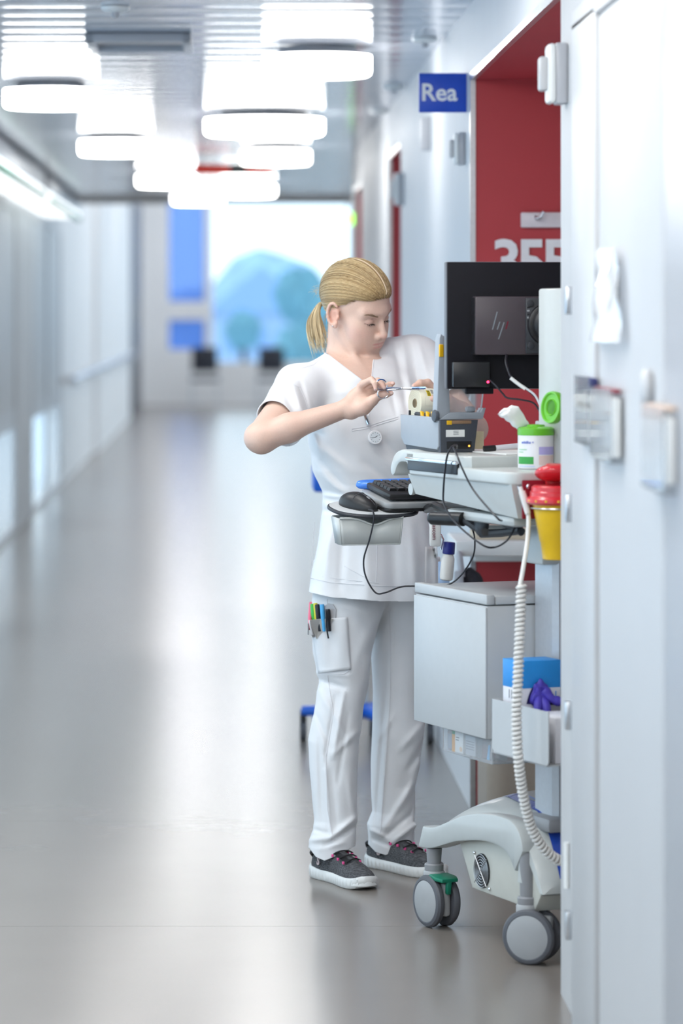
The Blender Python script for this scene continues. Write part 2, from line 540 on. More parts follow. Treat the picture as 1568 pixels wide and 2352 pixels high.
# fittings in the ceiling
hz = CEIL - 0.006
ht = thing('ceiling_hatch', 'rectangular metal hatch frame in the plank ceiling', 'ceiling hatch', (-0.3, 11.8, hz))
a, b_ = P(200, 0, 11.75), P(440, 0, 11.75)
for q in ((a.x, 11.55, b_.x, 11.58), (a.x, 12.0, b_.x, 12.03), (a.x, 11.55, a.x + .03, 12.03), (b_.x - .03, 11.55, b_.x, 12.03)):
    MB().box((q[0], q[1], hz - 0.025), (q[2], q[3], hz + 0.004), 0.003).build('frame_bar', M_grey, ht)
MB().box((a.x + .03, 11.6, hz - 0.006), (b_.x - .03, 11.98, hz)).build('panel', M_alu, ht, smooth=False)
for (px, py, Y, lb) in ((975, 88, 11.75, 'nearest smoke detector on the ceiling by the wall'), (903, 200, 14.2, 'middle smoke detector above the white wall'), (870, 252, 15.9, 'far smoke detector in the ceiling row'), (265, 14, 10.55, 'small sensor in the upper left ceiling')):
    t = thing('smoke_detector', lb, 'smoke detector', (P(px, py, Y).x, Y, CEIL - 0.004), 'ceiling detectors')
    x = P(px, py, Y).x
    MB().lathe([(0.03, -0.016), (0.042, -0.01), (0.045, 0.0)], 24, (x, Y, CEIL - 0.004)).build('housing', M_white, t)
    MB().lathe([(0.006, -0.034), (0.012, -0.028), (0.012, -0.014)], 16, (x, Y, CEIL - 0.004)).build('sensor_tip', M_grey, t)
# red hanging sign
zs = P(0, 389, 20.5).z
sg2 = thing('hanging_ceiling_sign', 'narrow red and black sign hanging among the far lamps', 'sign', (0.05, 20.5, zs))
M_redsign = mat('red_sign', (0.75, 0.05, 0.03), 0.4, emit=(1, 0.06, 0.03), estr=0.15, var=0)
a = [P(x, 0, 20.5).x for x in (446, 528, 566, 628)]
for i, m in enumerate((M_redsign, M_black, M_redsign)):
    MB().box((a[i], 20.48, zs - 0.028), (a[i + 1], 20.54, zs + 0.028), 0.004).build('sign_panel', m, sg2)
for x in (a[0] + .05, a[3] - .05):
    MB().cyl((x, 20.51, zs + .025), (x, 20.51, CEIL), 0.006, n=8).build('hanger', M_alu, sg2)
# green lamp on the far right wall corner
c = P(825, 503, 20.0)
tag(MB().ell((WX - 0.012, 20.0, c.z), (0.03, 0.035, 0.035)).build('signal_lamp', mat('green_lamp', (0.3, 0.8, 0.1), 0.4, emit=(0.35, 1, 0.1), estr=2.0, var=0)), 'small glowing green signal lamp on the far wall corner', 'signal lamp')

# left wall with glazed bays
def wl(y0, y1, z0, z1, m=M_wall, name='wall_left', x0=LX - 0.15, x1=LX):
    return S(MB().box((x0, y0, z0), (x1, y1, z1)).build(name, m, smooth=False))
wl(-5, 1.0, 0, CEIL + .1)
wl(1.0, 16.0, 2.2, CEIL + .1)
wl(1.0, 16.0, 0, 0.12)
wl(16.0, 17.0, 0, CEIL + .1)
wl(17.0, 30.5, 2.2, CEIL + .1)
wl(24.0, 26.0, 0, 2.2)
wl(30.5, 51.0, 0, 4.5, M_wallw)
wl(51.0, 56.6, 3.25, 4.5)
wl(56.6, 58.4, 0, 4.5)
wl(51.0, 56.6, 0, 3.25, M_wall)
S(MB().box((LX, 51.6, 0), (LX + 0.06, 56.6, 3.25), 0.01).build('door_2', M_dark, smooth=False))
S(MB().box((LX, 38.0, 0), (LX + 0.05, 51.0, 4.4)).build('column', M_wallw, smooth=False))  # strip raised and paled where window light brightens the wall
def bay(n, y0, y1):
    w = S(MB().box((LX - 0.03, y0, 0.86), (LX - 0.005, y1, 2.2)).build('window_%d' % n, M_lam, smooth=False))
    MB().box((LX - 0.014, y0, 0.05), (LX - 0.008, y1, 0.72)).build('pane', M_glass, w, smooth=False)
    for q in ((0.0, 0.05), (0.72, 0.86)):
        MB().box((LX - 0.03, y0, q[0]), (LX, y1, q[1])).build('rail', M_grey, w, smooth=False)
    nn = max(1, round((y1 - y0) / 2.3))
    for i in range(nn + 1):
        yy = y0 + (y1 - y0) * i / nn
        MB().box((LX - 0.03, yy - 0.05, 0), (LX + 0.004, yy + 0.05, 2.2)).build('mullion', M_lam, w, smooth=False)
big = S(MB().box((LX - 0.12, 1.0, 2.14), (LX - 0.02, 16.0, 2.2)).build('window_5', M_lam, smooth=False))  # unseen near glazing, added for soft daylight on the figure
MB().box((LX - 0.12, 1.0, 0.12), (LX - 0.02, 16.0, 0.17)).build('rail', M_lam, big, smooth=False)
for i in range(7):
    yy = 1.0 + 2.5 * i
    MB().box((LX - 0.12, yy - 0.04, 0.12), (LX - 0.01, yy + 0.04, 2.2)).build('mullion', M_lam, big, smooth=False)
    if i < 6:
        MB().box((LX - 0.08, yy + 0.04, 0.17), (LX - 0.07, yy + 2.46, 2.14)).build('pane', M_glass, big, smooth=False)
bay(1, 17.0, 24.0)
bay(2, 26.0, 30.5)
# light boxes along the left wall
def light_box(y0, y1, label):
    t = thing('wall_light_box', label, 'light', (-1.25, (y0 + y1) / 2, 2.26), 'light boxes along left wall')
    MB().box((-1.44, y0, 2.30), (-1.16, y1, 2.41), 0.01).build('housing', M_grey, t)
    MB().box((-1.42, y0 + .02, 2.26), (-1.15, y1 - .02, 2.30), 0.012).build('diffuser', M_lamp2, t)
    MB().box((-1.16, y0 + .1, 2.225), (-1.14, y1 - .1, 2.262), 0.004).build('green_edge', M_greenE, t)
M_lamp2 = mat('strip_glow', (0.9, 0.95, 0.97), 0.5, emit=(0.95, 0.99, 1.0), estr=1.3, var=0)
M_greenE = mat('green_edge', (0.05, 0.35, 0.2), 0.4)
light_box(17.0, 22.2, 'nearer glowing light box high on the left wall')
light_box(22.7, 27.4, 'farther glowing light box high on the left wall')
# handrail
hr = thing('handrail', 'metal handrail along the far left wall', 'handrail', (-1.36, 30.6, 0))
MB().tube([(-1.36, 30.6, 0.93), (-1.36, 52.0, 0.93)], 0.03, 14).build('rail', mat('rail_gloss', (0.7, 0.75, 0.82), 0.15, metal=0.9), hr)
for y in (32, 36, 40, 44, 48, 51):
    MB().tube([(-1.36, y, 0.91), (-1.36, y, 0.86), (LX, y, 0.86)], 0.01, 8).build('bracket', M_alu, hr)

# end wall with the big window
YE = 58.0
zx = lambda py: EYE - (py - CY) * YE / F
xx = lambda px: (px - CX) * YE / F
w0, w1, wz0, wz1 = xx(488), 6.6, zx(832), 3.75
p0, p1 = xx(388), xx(470)
def we(x0, x1, z0, z1):
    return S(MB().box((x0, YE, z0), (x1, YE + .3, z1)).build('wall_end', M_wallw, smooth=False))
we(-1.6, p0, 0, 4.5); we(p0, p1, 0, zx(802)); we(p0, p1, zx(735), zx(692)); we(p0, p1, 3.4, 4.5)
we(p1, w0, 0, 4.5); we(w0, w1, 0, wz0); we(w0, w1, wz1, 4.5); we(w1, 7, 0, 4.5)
M_bluepane = mat('blue_tinted_pane', (0.26, 0.44, 0.86), 0.1, trans=0.6, ior=1.02, var=0)
win2 = S(MB().box((p0 - .03, YE + .1, zx(735) + .01), (p1 + .03, YE + .14, zx(692) - .01)).build('window_4', M_lam, smooth=False))
MB().box((p0, YE + .1, zx(802)), (p1, YE + .11, zx(735))).build('pane', M_bluepane, win2, smooth=False)
MB().box((p0, YE + .1, zx(692)), (p1, YE + .11, 3.4)).build('pane', M_bluepane, win2, smooth=False)
win = S(MB().box((w0, YE + .05, wz0 - .04), (w1, YE + .25, wz0)).build('window_3', M_lam, smooth=False))
for i in range(3):
    x0, x1 = w0 + (w1 - w0) * i / 3, w0 + (w1 - w0) * (i + 1) / 3
    MB().box((x0 + .02, YE + .12, wz0), (x1 - .02, YE + .13, wz1)).build('pane', M_glass, win, smooth=False)
    if i:
        MB().box((x0 - .03, YE + .08, wz0), (x0 + .03, YE + .18, wz1)).build('mullion', M_alu, win, smooth=False)
S(MB().box((7, 20.35, 0), (7.2, 28.0, 4.6)).build('wall_lounge', M_wall, smooth=False))
S(MB().box((7, 28.0, 0), (7.2, 58.4, 0.5)).build('wall_lounge', M_wall, smooth=False))
S(MB().box((7, 28.0, 4.2), (7.2, 58.4, 4.6)).build('wall_lounge', M_wall, smooth=False))
lw = S(MB().box((7.02, 28.0, 0.5), (7.18, 58.4, 0.56)).build('window_6', M_lam, smooth=False))  # unseen window wall, added to let daylight onto the lounge walls
for i in range(9):
    yy = 28.0 + 3.8 * i
    MB().box((7.04, yy - .05, .5), (7.16, yy + .05, 4.2)).build('mullion', M_lam, lw, smooth=False)
    if i < 8: MB().box((7.08, yy + .05, .56), (7.09, yy + 3.75, 4.2)).build('pane', M_glass, lw, smooth=False)
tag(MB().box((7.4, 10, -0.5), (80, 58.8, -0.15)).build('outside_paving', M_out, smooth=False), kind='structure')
S(MB().box((2.2, 20.2, 0), (7.2, 20.35, 4.6)).build('wall_lounge_back', M_wall, smooth=False))
S(MB().box((-1.6, -5.2, 0), (2.2, -5, 2.6)).build('wall_back', M_wall, smooth=False))

# dark chairs in front of the window
def chair(x, y, label):
    t = thing('waiting_chair', label, 'chair', (x, y, 0), 'dark chairs by the far window')
    B = lambda lo, hi, nm, m, bv=0.01: MB().box((x + lo[0], y + lo[1], lo[2]), (x + hi[0], y + hi[1], hi[2]), bv).build(nm, m, t)
    B((-.23, -.24, .43), (.23, .22, .48), 'seat', M_chair, .02)
    B((-.21, -.24, .58), (.21, -.21, .98), 'backrest', M_chair, .02)
    for sx in (-.21, .21):
        for sy in (-.22, .2):
            MB().cyl((x + sx, y + sy, 0), (x + sx, y + sy, .6 if sy < 0 else .44), 0.013, n=8).build('leg', M_alu, t)
M_chair = mat('charcoal_upholstery', (0.03, 0.035, 0.05), 0.6)
chair(xx(470) * 56.7 / 58, 56.7, 'dark waiting chair left, under the blue glass strip')
chair(xx(623) * 56.7 / 58, 56.7, 'dark waiting chair right, before the big window')

# outside: ground, two houses, trees
M_out = mat('pale_paving', (0.55, 0.6, 0.66), 0.8, scale=2)
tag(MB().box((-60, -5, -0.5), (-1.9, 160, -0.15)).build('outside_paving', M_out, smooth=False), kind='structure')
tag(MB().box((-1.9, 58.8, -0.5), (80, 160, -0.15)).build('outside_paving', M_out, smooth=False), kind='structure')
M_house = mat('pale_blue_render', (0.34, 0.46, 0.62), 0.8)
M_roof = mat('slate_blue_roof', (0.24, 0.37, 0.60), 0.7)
def house(x, y, w, d, h, roof, label):
    t = thing('house', label, 'house', (x, y, -.15))
    MB().box((x - w / 2, y, -.15), (x + w / 2, y + d, h)).build('wall', M_house, t, smooth=False)
    MB().prism([(x - w / 2 - .2, h), (x + w / 2 + .2, h), (x, h + roof)], y - .2, y + d + .2, 'y').build('roof', M_roof, t, smooth=False)
    for i in (-.28, 0, .28):
        MB().box((x + i * w - .25, y - .03, h - 1.0), (x + i * w + .25, y, h - .4)).build('window', M_roof, t, smooth=False)
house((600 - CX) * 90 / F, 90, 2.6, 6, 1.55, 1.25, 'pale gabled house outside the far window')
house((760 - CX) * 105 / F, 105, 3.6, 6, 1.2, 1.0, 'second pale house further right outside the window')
def tree(x, y, h, r, label):
    t = thing('garden_tree', label, 'tree', (x, y, -.15))
    MB().cyl((x, y, -.15), (x, y, h), 0.1, 0.05, 8).build('trunk', mat('bark', (.08, .06, .05), .9), t)
    b = bmesh.new()
    bmesh.ops.create_icosphere(b, subdivisions=3, radius=1)
    for v in b.verts:
        k_ = 1 + .22 * math.sin(5 * v.co.x + 3 * v.co.z) * math.cos(6 * v.co.y + x)
        v.co = Vector((x + v.co.x * r * k_, y + v.co.y * r * k_, h + v.co.z * r * 1.1 * k_))
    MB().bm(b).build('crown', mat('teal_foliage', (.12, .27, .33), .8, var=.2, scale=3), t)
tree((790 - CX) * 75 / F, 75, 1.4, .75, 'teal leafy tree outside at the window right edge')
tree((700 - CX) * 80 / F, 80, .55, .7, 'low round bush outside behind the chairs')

# hazy wooded hill behind the houses
hv, hf = [], []
for i in range(41):
    x = -14 + 44 * i / 40
    hgt = 2.6 + 1.2 * math.sin(.35 * x + 1.0) + .7 * math.sin(.9 * x) + .3 * math.sin(2.3 * x)
    hv += [(x, 140, -.2), (x, 150, hgt), (x, 160, -.2)]
for i in range(40):
    for j in range(2):
        q = 3 * i + j
        hf.append([q, q + 3, q + 4, q + 1])
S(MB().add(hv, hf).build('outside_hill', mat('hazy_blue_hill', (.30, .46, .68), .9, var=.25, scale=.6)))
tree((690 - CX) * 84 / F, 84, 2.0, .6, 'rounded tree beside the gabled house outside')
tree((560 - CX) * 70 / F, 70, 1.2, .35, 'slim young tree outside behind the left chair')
# ------------------------------------------------------------------ the medication cart (local axes: x into the niche, y towards the nurse, z up)
U = Vector((-0.357, 0.934, 0)).normalized()
R_ = Vector((U.y, -U.x, 0))
CO = Vector((0.709, 7.98, 0))
CT = frame(CO, R_, U, (0, 0, 1))
def sd(px, py, b):
    """pixel on the cart's long side (plane x=b) -> (y, z) in the cart frame"""
    k_ = (px - CX) / F
    a_ = (CO.x + R_.x * b - k_ * (CO.y + R_.y * b)) / (-U.x + U.y * k_)
    Y = CO.y + U.y * a_ + R_.y * b
    return (a_, EYE - (py - CY) * Y / F)
def L(px, py, Y):
    """pixel at depth Y -> cart frame"""
    return CT.inverted() @ P(px, py, Y)
C = lambda: MB(CT)

M_cgrey = mat('cart_pale_grey', (0.46, 0.485, 0.48), 0.38, var=0.012, coat=0.15)
M_cwhite = mat('cart_off_white', (0.52, 0.54, 0.525), 0.36, var=0.012, coat=0.2)
M_cbox = mat('cart_box_paint', (0.49, 0.505, 0.515), 0.4, var=0.012, bump=0.05, bscale=600)
M_alucol = mat('column_anodised', (0.50, 0.52, 0.55), 0.38, metal=0.3, var=0.03, scale=90)
M_mid = mat('mid_grey_plastic', (0.27, 0.275, 0.29), 0.42, var=0.02)
M_tyre = mat('caster_tyre', (0.10, 0.105, 0.12), 0.55, var=0.03)
M_hub = mat('caster_disc', (0.36, 0.37, 0.38), 0.42, var=0.02)
M_green = mat('green_pedal', (0.01, 0.20, 0.12), 0.4)
M_beige = mat('battery_case', (0.55, 0.55, 0.50), 0.4, var=0.015)
M_chrome = mat('chrome', (0.75, 0.76, 0.78), 0.12, metal=1.0, var=0)
M_pblue = mat('stripe_blue', (0.02, 0.07, 0.42), 0.25, coat=0.5)
M_dgrey = mat('dark_grey_plastic', (0.035, 0.038, 0.045), 0.42, var=0.03)

cart = thing('medication_cart', 'pale grey wheeled medication cart parked at the red niche', 'cart', CT @ Vector((0.15, 0.28, 0)))

# --- base: arched side rails, dome, battery case
top = [(988, 1896), (1014, 1898), (1047, 1885), (1079, 1872), (1112, 1867), (1144, 1869), (1177, 1877), (1194, 1887), (1206, 1903), (1216, 1930), (1219, 1955)]
bot = [(977, 1945), (1007, 1948), (1047, 1937), (1068, 1932), (1112, 1930), (1144, 1935), (1168, 1946), (1185, 1963), (1194, 1985), (1200, 2000)]
poly = [sd(x, y, 0) for x, y in top] + [sd(x, y, 0) for x, y in bot[::-1]]
def smooth_poly(pts, n=3):
    p = spline([(a, b, 0) for a, b in pts], n)
    return [(v.x, v.y) for v in p]
tp, bt = smooth_poly([sd(x, y, 0) for x, y in top]), smooth_poly([sd(x, y, 0) for x, y in bot])
poly = tp + bt[::-1]
BW = 0.40                                             # track width
for b0, nm in ((-0.022, 'side_rail'), (BW - 0.028, 'side_rail')):
    C().prism([(a, z) for a, z in poly], b0, b0 + 0.05, 'x', 0.006).build(nm, M_cgrey, cart)
# dome: height field between the rails
vs, fs = [], []
na, nb = 34, 24
def dz(a, b):
    e = max(math.sin(math.pi * min(max((b + 0.005) / (BW + 0.01), 0), 1)), 0) ** 0.55
    return 0.325 - 0.75 * max(0, a - 0.30) ** 1.6 - 4.6 * max(0, 0.13 - a) ** 2.0 + 0.052 * e - 0.02
A0, A1 = -0.045, 0.52
for i in range(na + 1):
    a = A0 + (A1 - A0) * i / na
    zs_ = max(.17, min(.27, dz(a, -.004) - .03))
    vs.append((-0.004, a, zs_))
    for j in range(nb + 1):
        b = -0.004 + (BW + 0.008) * j / nb
        vs.append((b, a, dz(a, b)))
    vs.append((BW + 0.004, a, zs_))
w_ = nb + 3
for i in range(na):
    for j in range(w_ - 1):
        q = i * w_ + j
        fs.append([q, q + 1, q + w_ + 1, q + w_])
fs.append(list(range(w_))[::-1])
fs.append([na * w_ + j for j in range(w_)])
dome_o = C().add(vs, fs).build('base_dome', M_cwhite, cart)
def stripe(b_of, w, m, nm, a0=0.34, a1=-0.04, up=0.0015):
    vs, fs = [], []
    for i in range(29):
        a = a0 + (a1 - a0) * i / 28
        b = b_of(a)
        for s_ in (0, 1):
            bb = b + s_ * w
            vs.append((bb, a, dz(a, bb) + up))
    for i in range(28):
        fs.append([2 * i, 2 * i + 1, 2 * i + 3, 2 * i + 2])
    C().add(vs, fs).build(nm, m, dome_o)
bcurve = lambda a: 0.055 - 0.10 * max(0, 0.1 - a) + 0.12 * max(0, a - 0.14)
stripe(bcurve, 0.028, M_pblue, 'blue_stripe')
stripe(lambda a: bcurve(a) + 0.034, 0.006, mat('stripe_pale_blue', (0.30, 0.42, 0.75), 0.3), 'thin_stripe')
# battery case with fan grille
bc = [sd(1053, 1932, .005), sd(1083, 2040, .005), (0.02, .122), (-0.02, .17), (-0.02, .21), sd(1190, 1925, .005)]
bat = C().prism([(a, z) for a, z in bc], 0.005, BW - 0.03, 'x', 0.006).build('battery_case', M_beige, cart)
fc = Vector((0.005, *sd(1108, 2000, .005)))
C().lathe([(0.041, 0.0), (0.041, 0.0025)], 40, fc + Vector((-0.0025, 0, 0)), Matrix.Rotation(math.pi / 2, 3, 'Y')).build('fan_opening', M_black, bat)
g = C()
for r in (0.007, 0.0135, 0.020, 0.0265, 0.033, 0.039):
    g.tube([fc + Vector((-0.005, r * math.cos(t), r * math.sin(t))) for t in np.linspace(0, 2 * math.pi, 36, endpoint=False)], 0.0009, 5, True)
for t in (0.8, 0.8 + math.pi / 2):
    d = Vector((0, math.cos(t), math.sin(t)))
    g.tube([fc + Vector((-0.006, 0, 0)) - d * 0.046, fc + Vector((-0.006, 0, 0)) + d * 0.046], 0.0012, 5)
g.build('fan_grille', mat('grille_wire', (.45, .46, .48), .35, metal=.8), bat)
for sx, sz in ((1, 1), (-1, -1)):
    p = fc + Vector((-0.002, sx * 0.042, sz * 0.037))
    C().ell(p, (0.003, 0.004, 0.004), 12, 8).build('screw', M_chrome, bat)
# casters
def caster(b, a, yaw, label, pedal=False, top_z=0.19, wide=0.019):
    A = Matrix.Rotation(yaw, 4, 'Z')
    T = CT @ Matrix.Translation((b, a, 0)) @ A
    off = 0.012                                        # wheel axis behind the stem
    r = 0.0635
    st = MB(CT @ Matrix.Translation((b, a, 0)))
    st.lathe([(0.022, 0.128), (0.023, 0.131), (0.0235, 0.15), (0.021, 0.153)], 24)
    fork = MB(T)
    fork.lathe([(0.0245, 0.10), (0.0265, 0.105), (0.0265, 0.131), (0.024, 0.135)], 28)
    fork.box((-0.011, -off - 0.05, 0.03), (0.011, -off + 0.05, 0.112), 0.008)
    root = fork.build('caster', M_hub, cart)
    st.lathe([(0.0165, 0.15), (0.0175, 0.16), (0.0195, top_z)], 24)
    st.build('stem', M_mid, root)
    for sx in (-1, 1):
        c = Vector((sx * 0.0235, -off, r))
        RY = Matrix.Rotation(math.pi / 2 * sx, 3, 'Y')
        w = MB(T)
        w.lathe([(r - 0.012, -0.0105), (r - 0.003, -0.0095), (r, -0.005), (r, 0.003), (r - 0.004, 0.0085), (r - 0.011, 0.0105), (r - 0.0125, 0.0098)], 44, c, RY)
        wo = w.build('wheel', M_tyre, root)
        MB(T).lathe([(0.01, 0.0105), (r - 0.014, 0.0104), (r - 0.0125, 0.0094), (r - 0.0125, 0.0)], 44, c, RY).build('wheel_disc', M_hub, root)
    if pedal:
        vs2 = [(-0.026, -0.02), (0.026, -0.02), (0.03, -0.055), (0.022, -0.075), (-0.022, -0.075), (-0.03, -0.055)]
        pd = MB(T @ Matrix.Translation((0, 0, 0.124)) @ Matrix.Rotation(0.12, 4, 'X'))
        pd.prism(vs2, 0.0, 0.010, 'z', 0.003)
        pd.box((-0.006, -0.075, -0.03), (0.006, -0.062, 0.002), 0.003)
        pd.build('brake_pedal', M_green, root)
    return root
ca = sd(985, 1990, 0)[0]
caster(0.0, ca - 0.03, 0.12, '', True, 0.19)
caster(0.0, 0.045, 0.74, '', False, 0.255)
caster(BW, ca - 0.03, 0.9, '', True, 0.19)
caster(BW, 0.045, -0.5, '', False, 0.255)
C().lathe([(0.0205, 0.185), (0.017, 0.25), (0.012, 0.29)], 24, (0, 0.05, 0)).build('leg_cone', M_cgrey, cart)

# --- column and head shell
cb0, cb1 = 0.061, 0.235
col_o = C().prism([(cb0 + .012, 0.03), (cb1 - .012, 0.03), (cb1, 0.042), (cb1, 0.13), (cb0, 0.13), (cb0, 0.042)], 0.27, 1.22, 'z').build('column', M_alucol, cart)
C().box((cb0 - 0.03, 0.0, 0.30), (cb1 + 0.03, 0.16, 0.335), 0.012).build('column_foot', M_mid, cart)
hs = C().prism([(cb0 + .01, 0.01), (cb1 - .01, 0.01), (cb1, 0.03), (cb1, 0.11), (cb0, 0.11), (cb0, 0.03)], 1.14, P(0, 662, 8.05).z, 'z', 0.006).build('head_shell', M_cwhite, cart)
C().box((cb0 + 0.006, 0.005, 1.30), (cb1 - 0.006, 0.0105, 1.55), 0.004).build('shell_face', mat('warm_grey_cover', (0.56, 0.52, 0.53), 0.4), hs)
C().box((0.03, 0.03, 0.915), (0.078, 0.12, 1.06), 0.006).build('bracket_block', M_cgrey, cart)

# --- worktop
ta0, ta1, tb0, tb1 = -0.085, 0.505, -0.105, 0.34
def rrect(x0, x1, y0, y1, r, n=6):
    out = []
    for cx, cy, t0 in ((x1 - r, y1 - r, 0), (x0 + r, y1 - r, 90), (x0 + r, y0 + r, 180), (x1 - r, y0 + r, 270)):
        for i in range(n + 1):
            t = math.radians(t0 + 90 * i / n)
            out.append((cx + r * math.cos(t), cy + r * math.sin(t)))
    return out
C().prism(rrect(tb0, tb1, ta0, ta1, 0.035), 1.106, 1.136, 'z', 0.006, 3).build('worktop', M_cwhite, cart)
# raised platform at the user end, with the slot drawer
plat = [(tb0 + .004, ta1 - .002), (tb0 + .004, 0.19), (tb0 + .02, 0.165), (tb1 - .02, 0.165), (tb1 - .004, 0.19), (tb1 - .004, ta1 - .002)]
C().prism(plat, 1.13, 1.163, 'z', 0.006, 3).build('raised_platform', M_cwhite, cart)
C().box((tb0 - 0.003, 0.20, 1.118), (tb0 + 0.03, 0.485, 1.148), 0.003).build('slot_recess', M_black, cart)
C().box((tb0 - 0.007, 0.20, 1.141), (tb0 + 0.01, 0.49, 1.150), 0.003).build('slot_bar', M_chrome, cart)
# tapering tray body below
vs = [(tb0 + .006, ta0 + .01, 1.108), (tb1 - .006, ta0 + .01, 1.108), (tb1 - .006, ta1 - .005, 1.108), (tb0 + .006, ta1 - .005, 1.108),
      (tb0 + .028, ta0 + .02, 1.030), (tb1 - .03, ta0 + .02, 1.030), (tb1 - .03, ta1 - .02, 1.060), (tb0 + .0195, ta1 - .02, 1.060)]
C().add(vs, [[0, 1, 2, 3], [7, 6, 5, 4], [0, 4, 5, 1], [1, 5, 6, 2], [2, 6, 7, 3], [3, 7, 4, 0]]).build('tray_body', M_cwhite, cart, smooth=False)
C().box((tb0 + .03, ta0 + .05, 1.008), (tb1 - .04, 0.34, 1.034), 0.012).build('tray_underside', M_cgrey, cart)
# handle bar at the user end: swept rounded profile
hp = [(0.46, 1.163), (0.53, 1.166), (0.575, 1.155), (0.600, 1.128), (0.604, 1.110), (0.592, 1.100), (0.578, 1.106), (0.566, 1.122), (0.545, 1.134), (0.50, 1.135), (0.46, 1.135)]
hpp = smooth_poly(hp, 4)
C().prism([(a, z) for a, z in hpp], tb0 + 0.004, tb1 - 0.004, 'x', 0.006).build('handle', M_cwhite, cart)
C().lathe([(0.012, 0), (0.014, 0.004), (0.014, 0.012)], 20, (tb0 + 0.03, 0.512, 1.07), Matrix.Rotation(-math.pi / 2, 3, 'Y')).build('side_knob', M_cgrey, cart)

# --- drawer unit
ba0, ba1 = 0.136, 0.545
bx = C().box((-0.06, ba0, 0.505), (0.30, ba1, 0.815), 0.004).build('drawer_box', M_cbox, cart)
C().box((-0.062, ba0 - .002, 0.818), (-0.055 + 0.014, ba1, 0.842), 0.003).build('lid_lip', M_cbox, cart)
C().box((-0.038, ba0 - .001, 0.818), (0.30, ba1, 0.838), 0.003).build('lid', M_cbox, cart)
C().box((-0.064, ba0, 0.507), (-0.058, ba1, 0.812), 0.002).build('front_panel', M_cbox, cart)
# clear tray slung under the box
trl = thing('clear_supply_tray', 'clear plastic tray of packets slung under the drawer unit', 'tray', CT @ Vector((0.0, 0.27, 0.448)))
z0 = 0.448
for lo, hi in (((-.05, .13, z0), (.12, .405, z0 + .003)), ((-.05, .13, z0), (-.047, .405, .504)), ((.117, .13, z0), (.12, .405, .504)), ((-.05, .13, z0), (.12, .133, .504)), ((-.05, .402, z0), (.12, .405, .504))):
    C().box(lo, hi).build('wall', M_clear, trl, smooth=False)
M_orange = mat('carton_orange', (0.75, 0.36, 0.06), 0.5)
cb = thing('carton', 'small white, orange and green carton in the clear tray', 'box', CT @ Vector((-.02, .33, z0 + .003)))
C().box((-.044, .30, z0 + .004), (.02, .362, .501), 0.001).build('carton_body', M_paper, cb)
C().box((-.0445, .3455, z0 + .004), (-.043, .362, .4935)).build('orange_panel', M_orange, cb, smooth=False)
C().box((-.0445, .3455, .4935), (-.043, .362, .501)).build('green_panel', mat('carton_green', (.03, .3, .12), .5), cb, smooth=False)
for i, w in enumerate((.018, .016)):
    C().box((-.0446, .34 - w, .487 - i * .006), (-.0436, .34, .489 - i * .006)).build('print_line', M_dgrey, cb, smooth=False)
C().ell((-.0445, .312, .462), (.0006, .008, .006)).build('print_blot', mat('peach_print', (.8, .55, .35), .5), cb)
for i, (a0, a1, lb) in enumerate(((.37, .395, 'clear blister packet at the far end of the clear tray'), (.235, .292, 'grey printed sachet in the clear tray'), (.15, .225, 'clear packet with a blue stripe in the clear tray'))):
    t = thing('packet', lb, 'packet', CT @ Vector((-.02, (a0 + a1) / 2, z0 + .003)))
    C().box((-.043, a0, z0 + .004), (-.02 + .01 * i, a1, .500), 0.004).build('sleeve', M_clear if i != 1 else mat('grey_sachet', (.55, .57, .6), .4), t)
    if i == 0: C().box((-.040, a0 + .004, z0 + .008), (-.036, a1 - .003, .49)).build('insert', mat('blue_grey_insert', (.35, .4, .5), .5), t, smooth=False)
    if i == 1:
        for q in range(4): C().box((-.0438, a0 + .006, .485 - q * .006), (-.0428, a1 - .008, .487 - q * .006)).build('print_line', M_mid, t, smooth=False)
    if i == 2: C().prism([(.155, .455), (.168, .455), (.158, .49), (.152, .49)], -.0445, -.043, 'x').build('blue_stripe', mat('sky_stripe', (.12, .42, .72), .4), t)

# --- glove-box holder on the near side
hb = -0.085
hl = C().prism([(0.058, 0.61), (-0.235, 0.61), (-0.235, 0.497), (-0.225, 0.487), (0.045, 0.487), (0.058, 0.50)], hb, hb + .003, 'x').build('box_holder', M_cbox, cart, smooth=False)
for nm, lo, hi in (('holder_bottom', (hb, -.225, .487), (.05, .05, .49)), ('holder_back', (.05, -.225, .487), (.053, .058, .64)), ('holder_end', (hb, .055, .487), (.053, .058, .61))):
    C().box(lo, hi).build(nm, M_cbox, hl, smooth=False)
gb = thing('glove_box', 'blue and white box of purple gloves in the cart holder', 'glove box', CT @ Vector((0.0, 0.02, 0.49)))
M_gblue = mat('glove_box_blue', (0.02, 0.27, 0.70), 0.45)
M_gwhite = mat('glove_box_white', (0.70, 0.70, 0.74), 0.5)
M_glove = mat('nitrile_glove', (0.07, 0.05, 0.42), 0.45, var=0.1, scale=60)
ga0, ga1, gz = -0.03, 0.05, 0.703
gbb = C().box((-0.06, ga0, 0.492), (0.047, ga1, 0.645), 0.001).build('carton_body', M_gwhite, gb)
C().box((-0.0605, ga0 - .0005, 0.640), (0.0475, ga1 + .0005, gz), 0.001).build('carton_top', M_gblue, gb)
op = [(0.028 * math.cos(t) - 0.005, 0.645 + 0.028 * math.sin(t)) for t in np.linspace(0, math.pi, 14)]
op = [(0.033, 0.60)] + [(-0.005 + 0.034 * math.cos(t) * (1 - 0.25 * math.sin(t)), 0.605 + 0.052 * math.sin(t)) for t in np.linspace(0, math.pi, 16)]
C().prism(op, ga0 - .0012, ga0 - .0004, 'y').build('opening', mat('glove_opening', (.02, .015, .12), .6), gb)
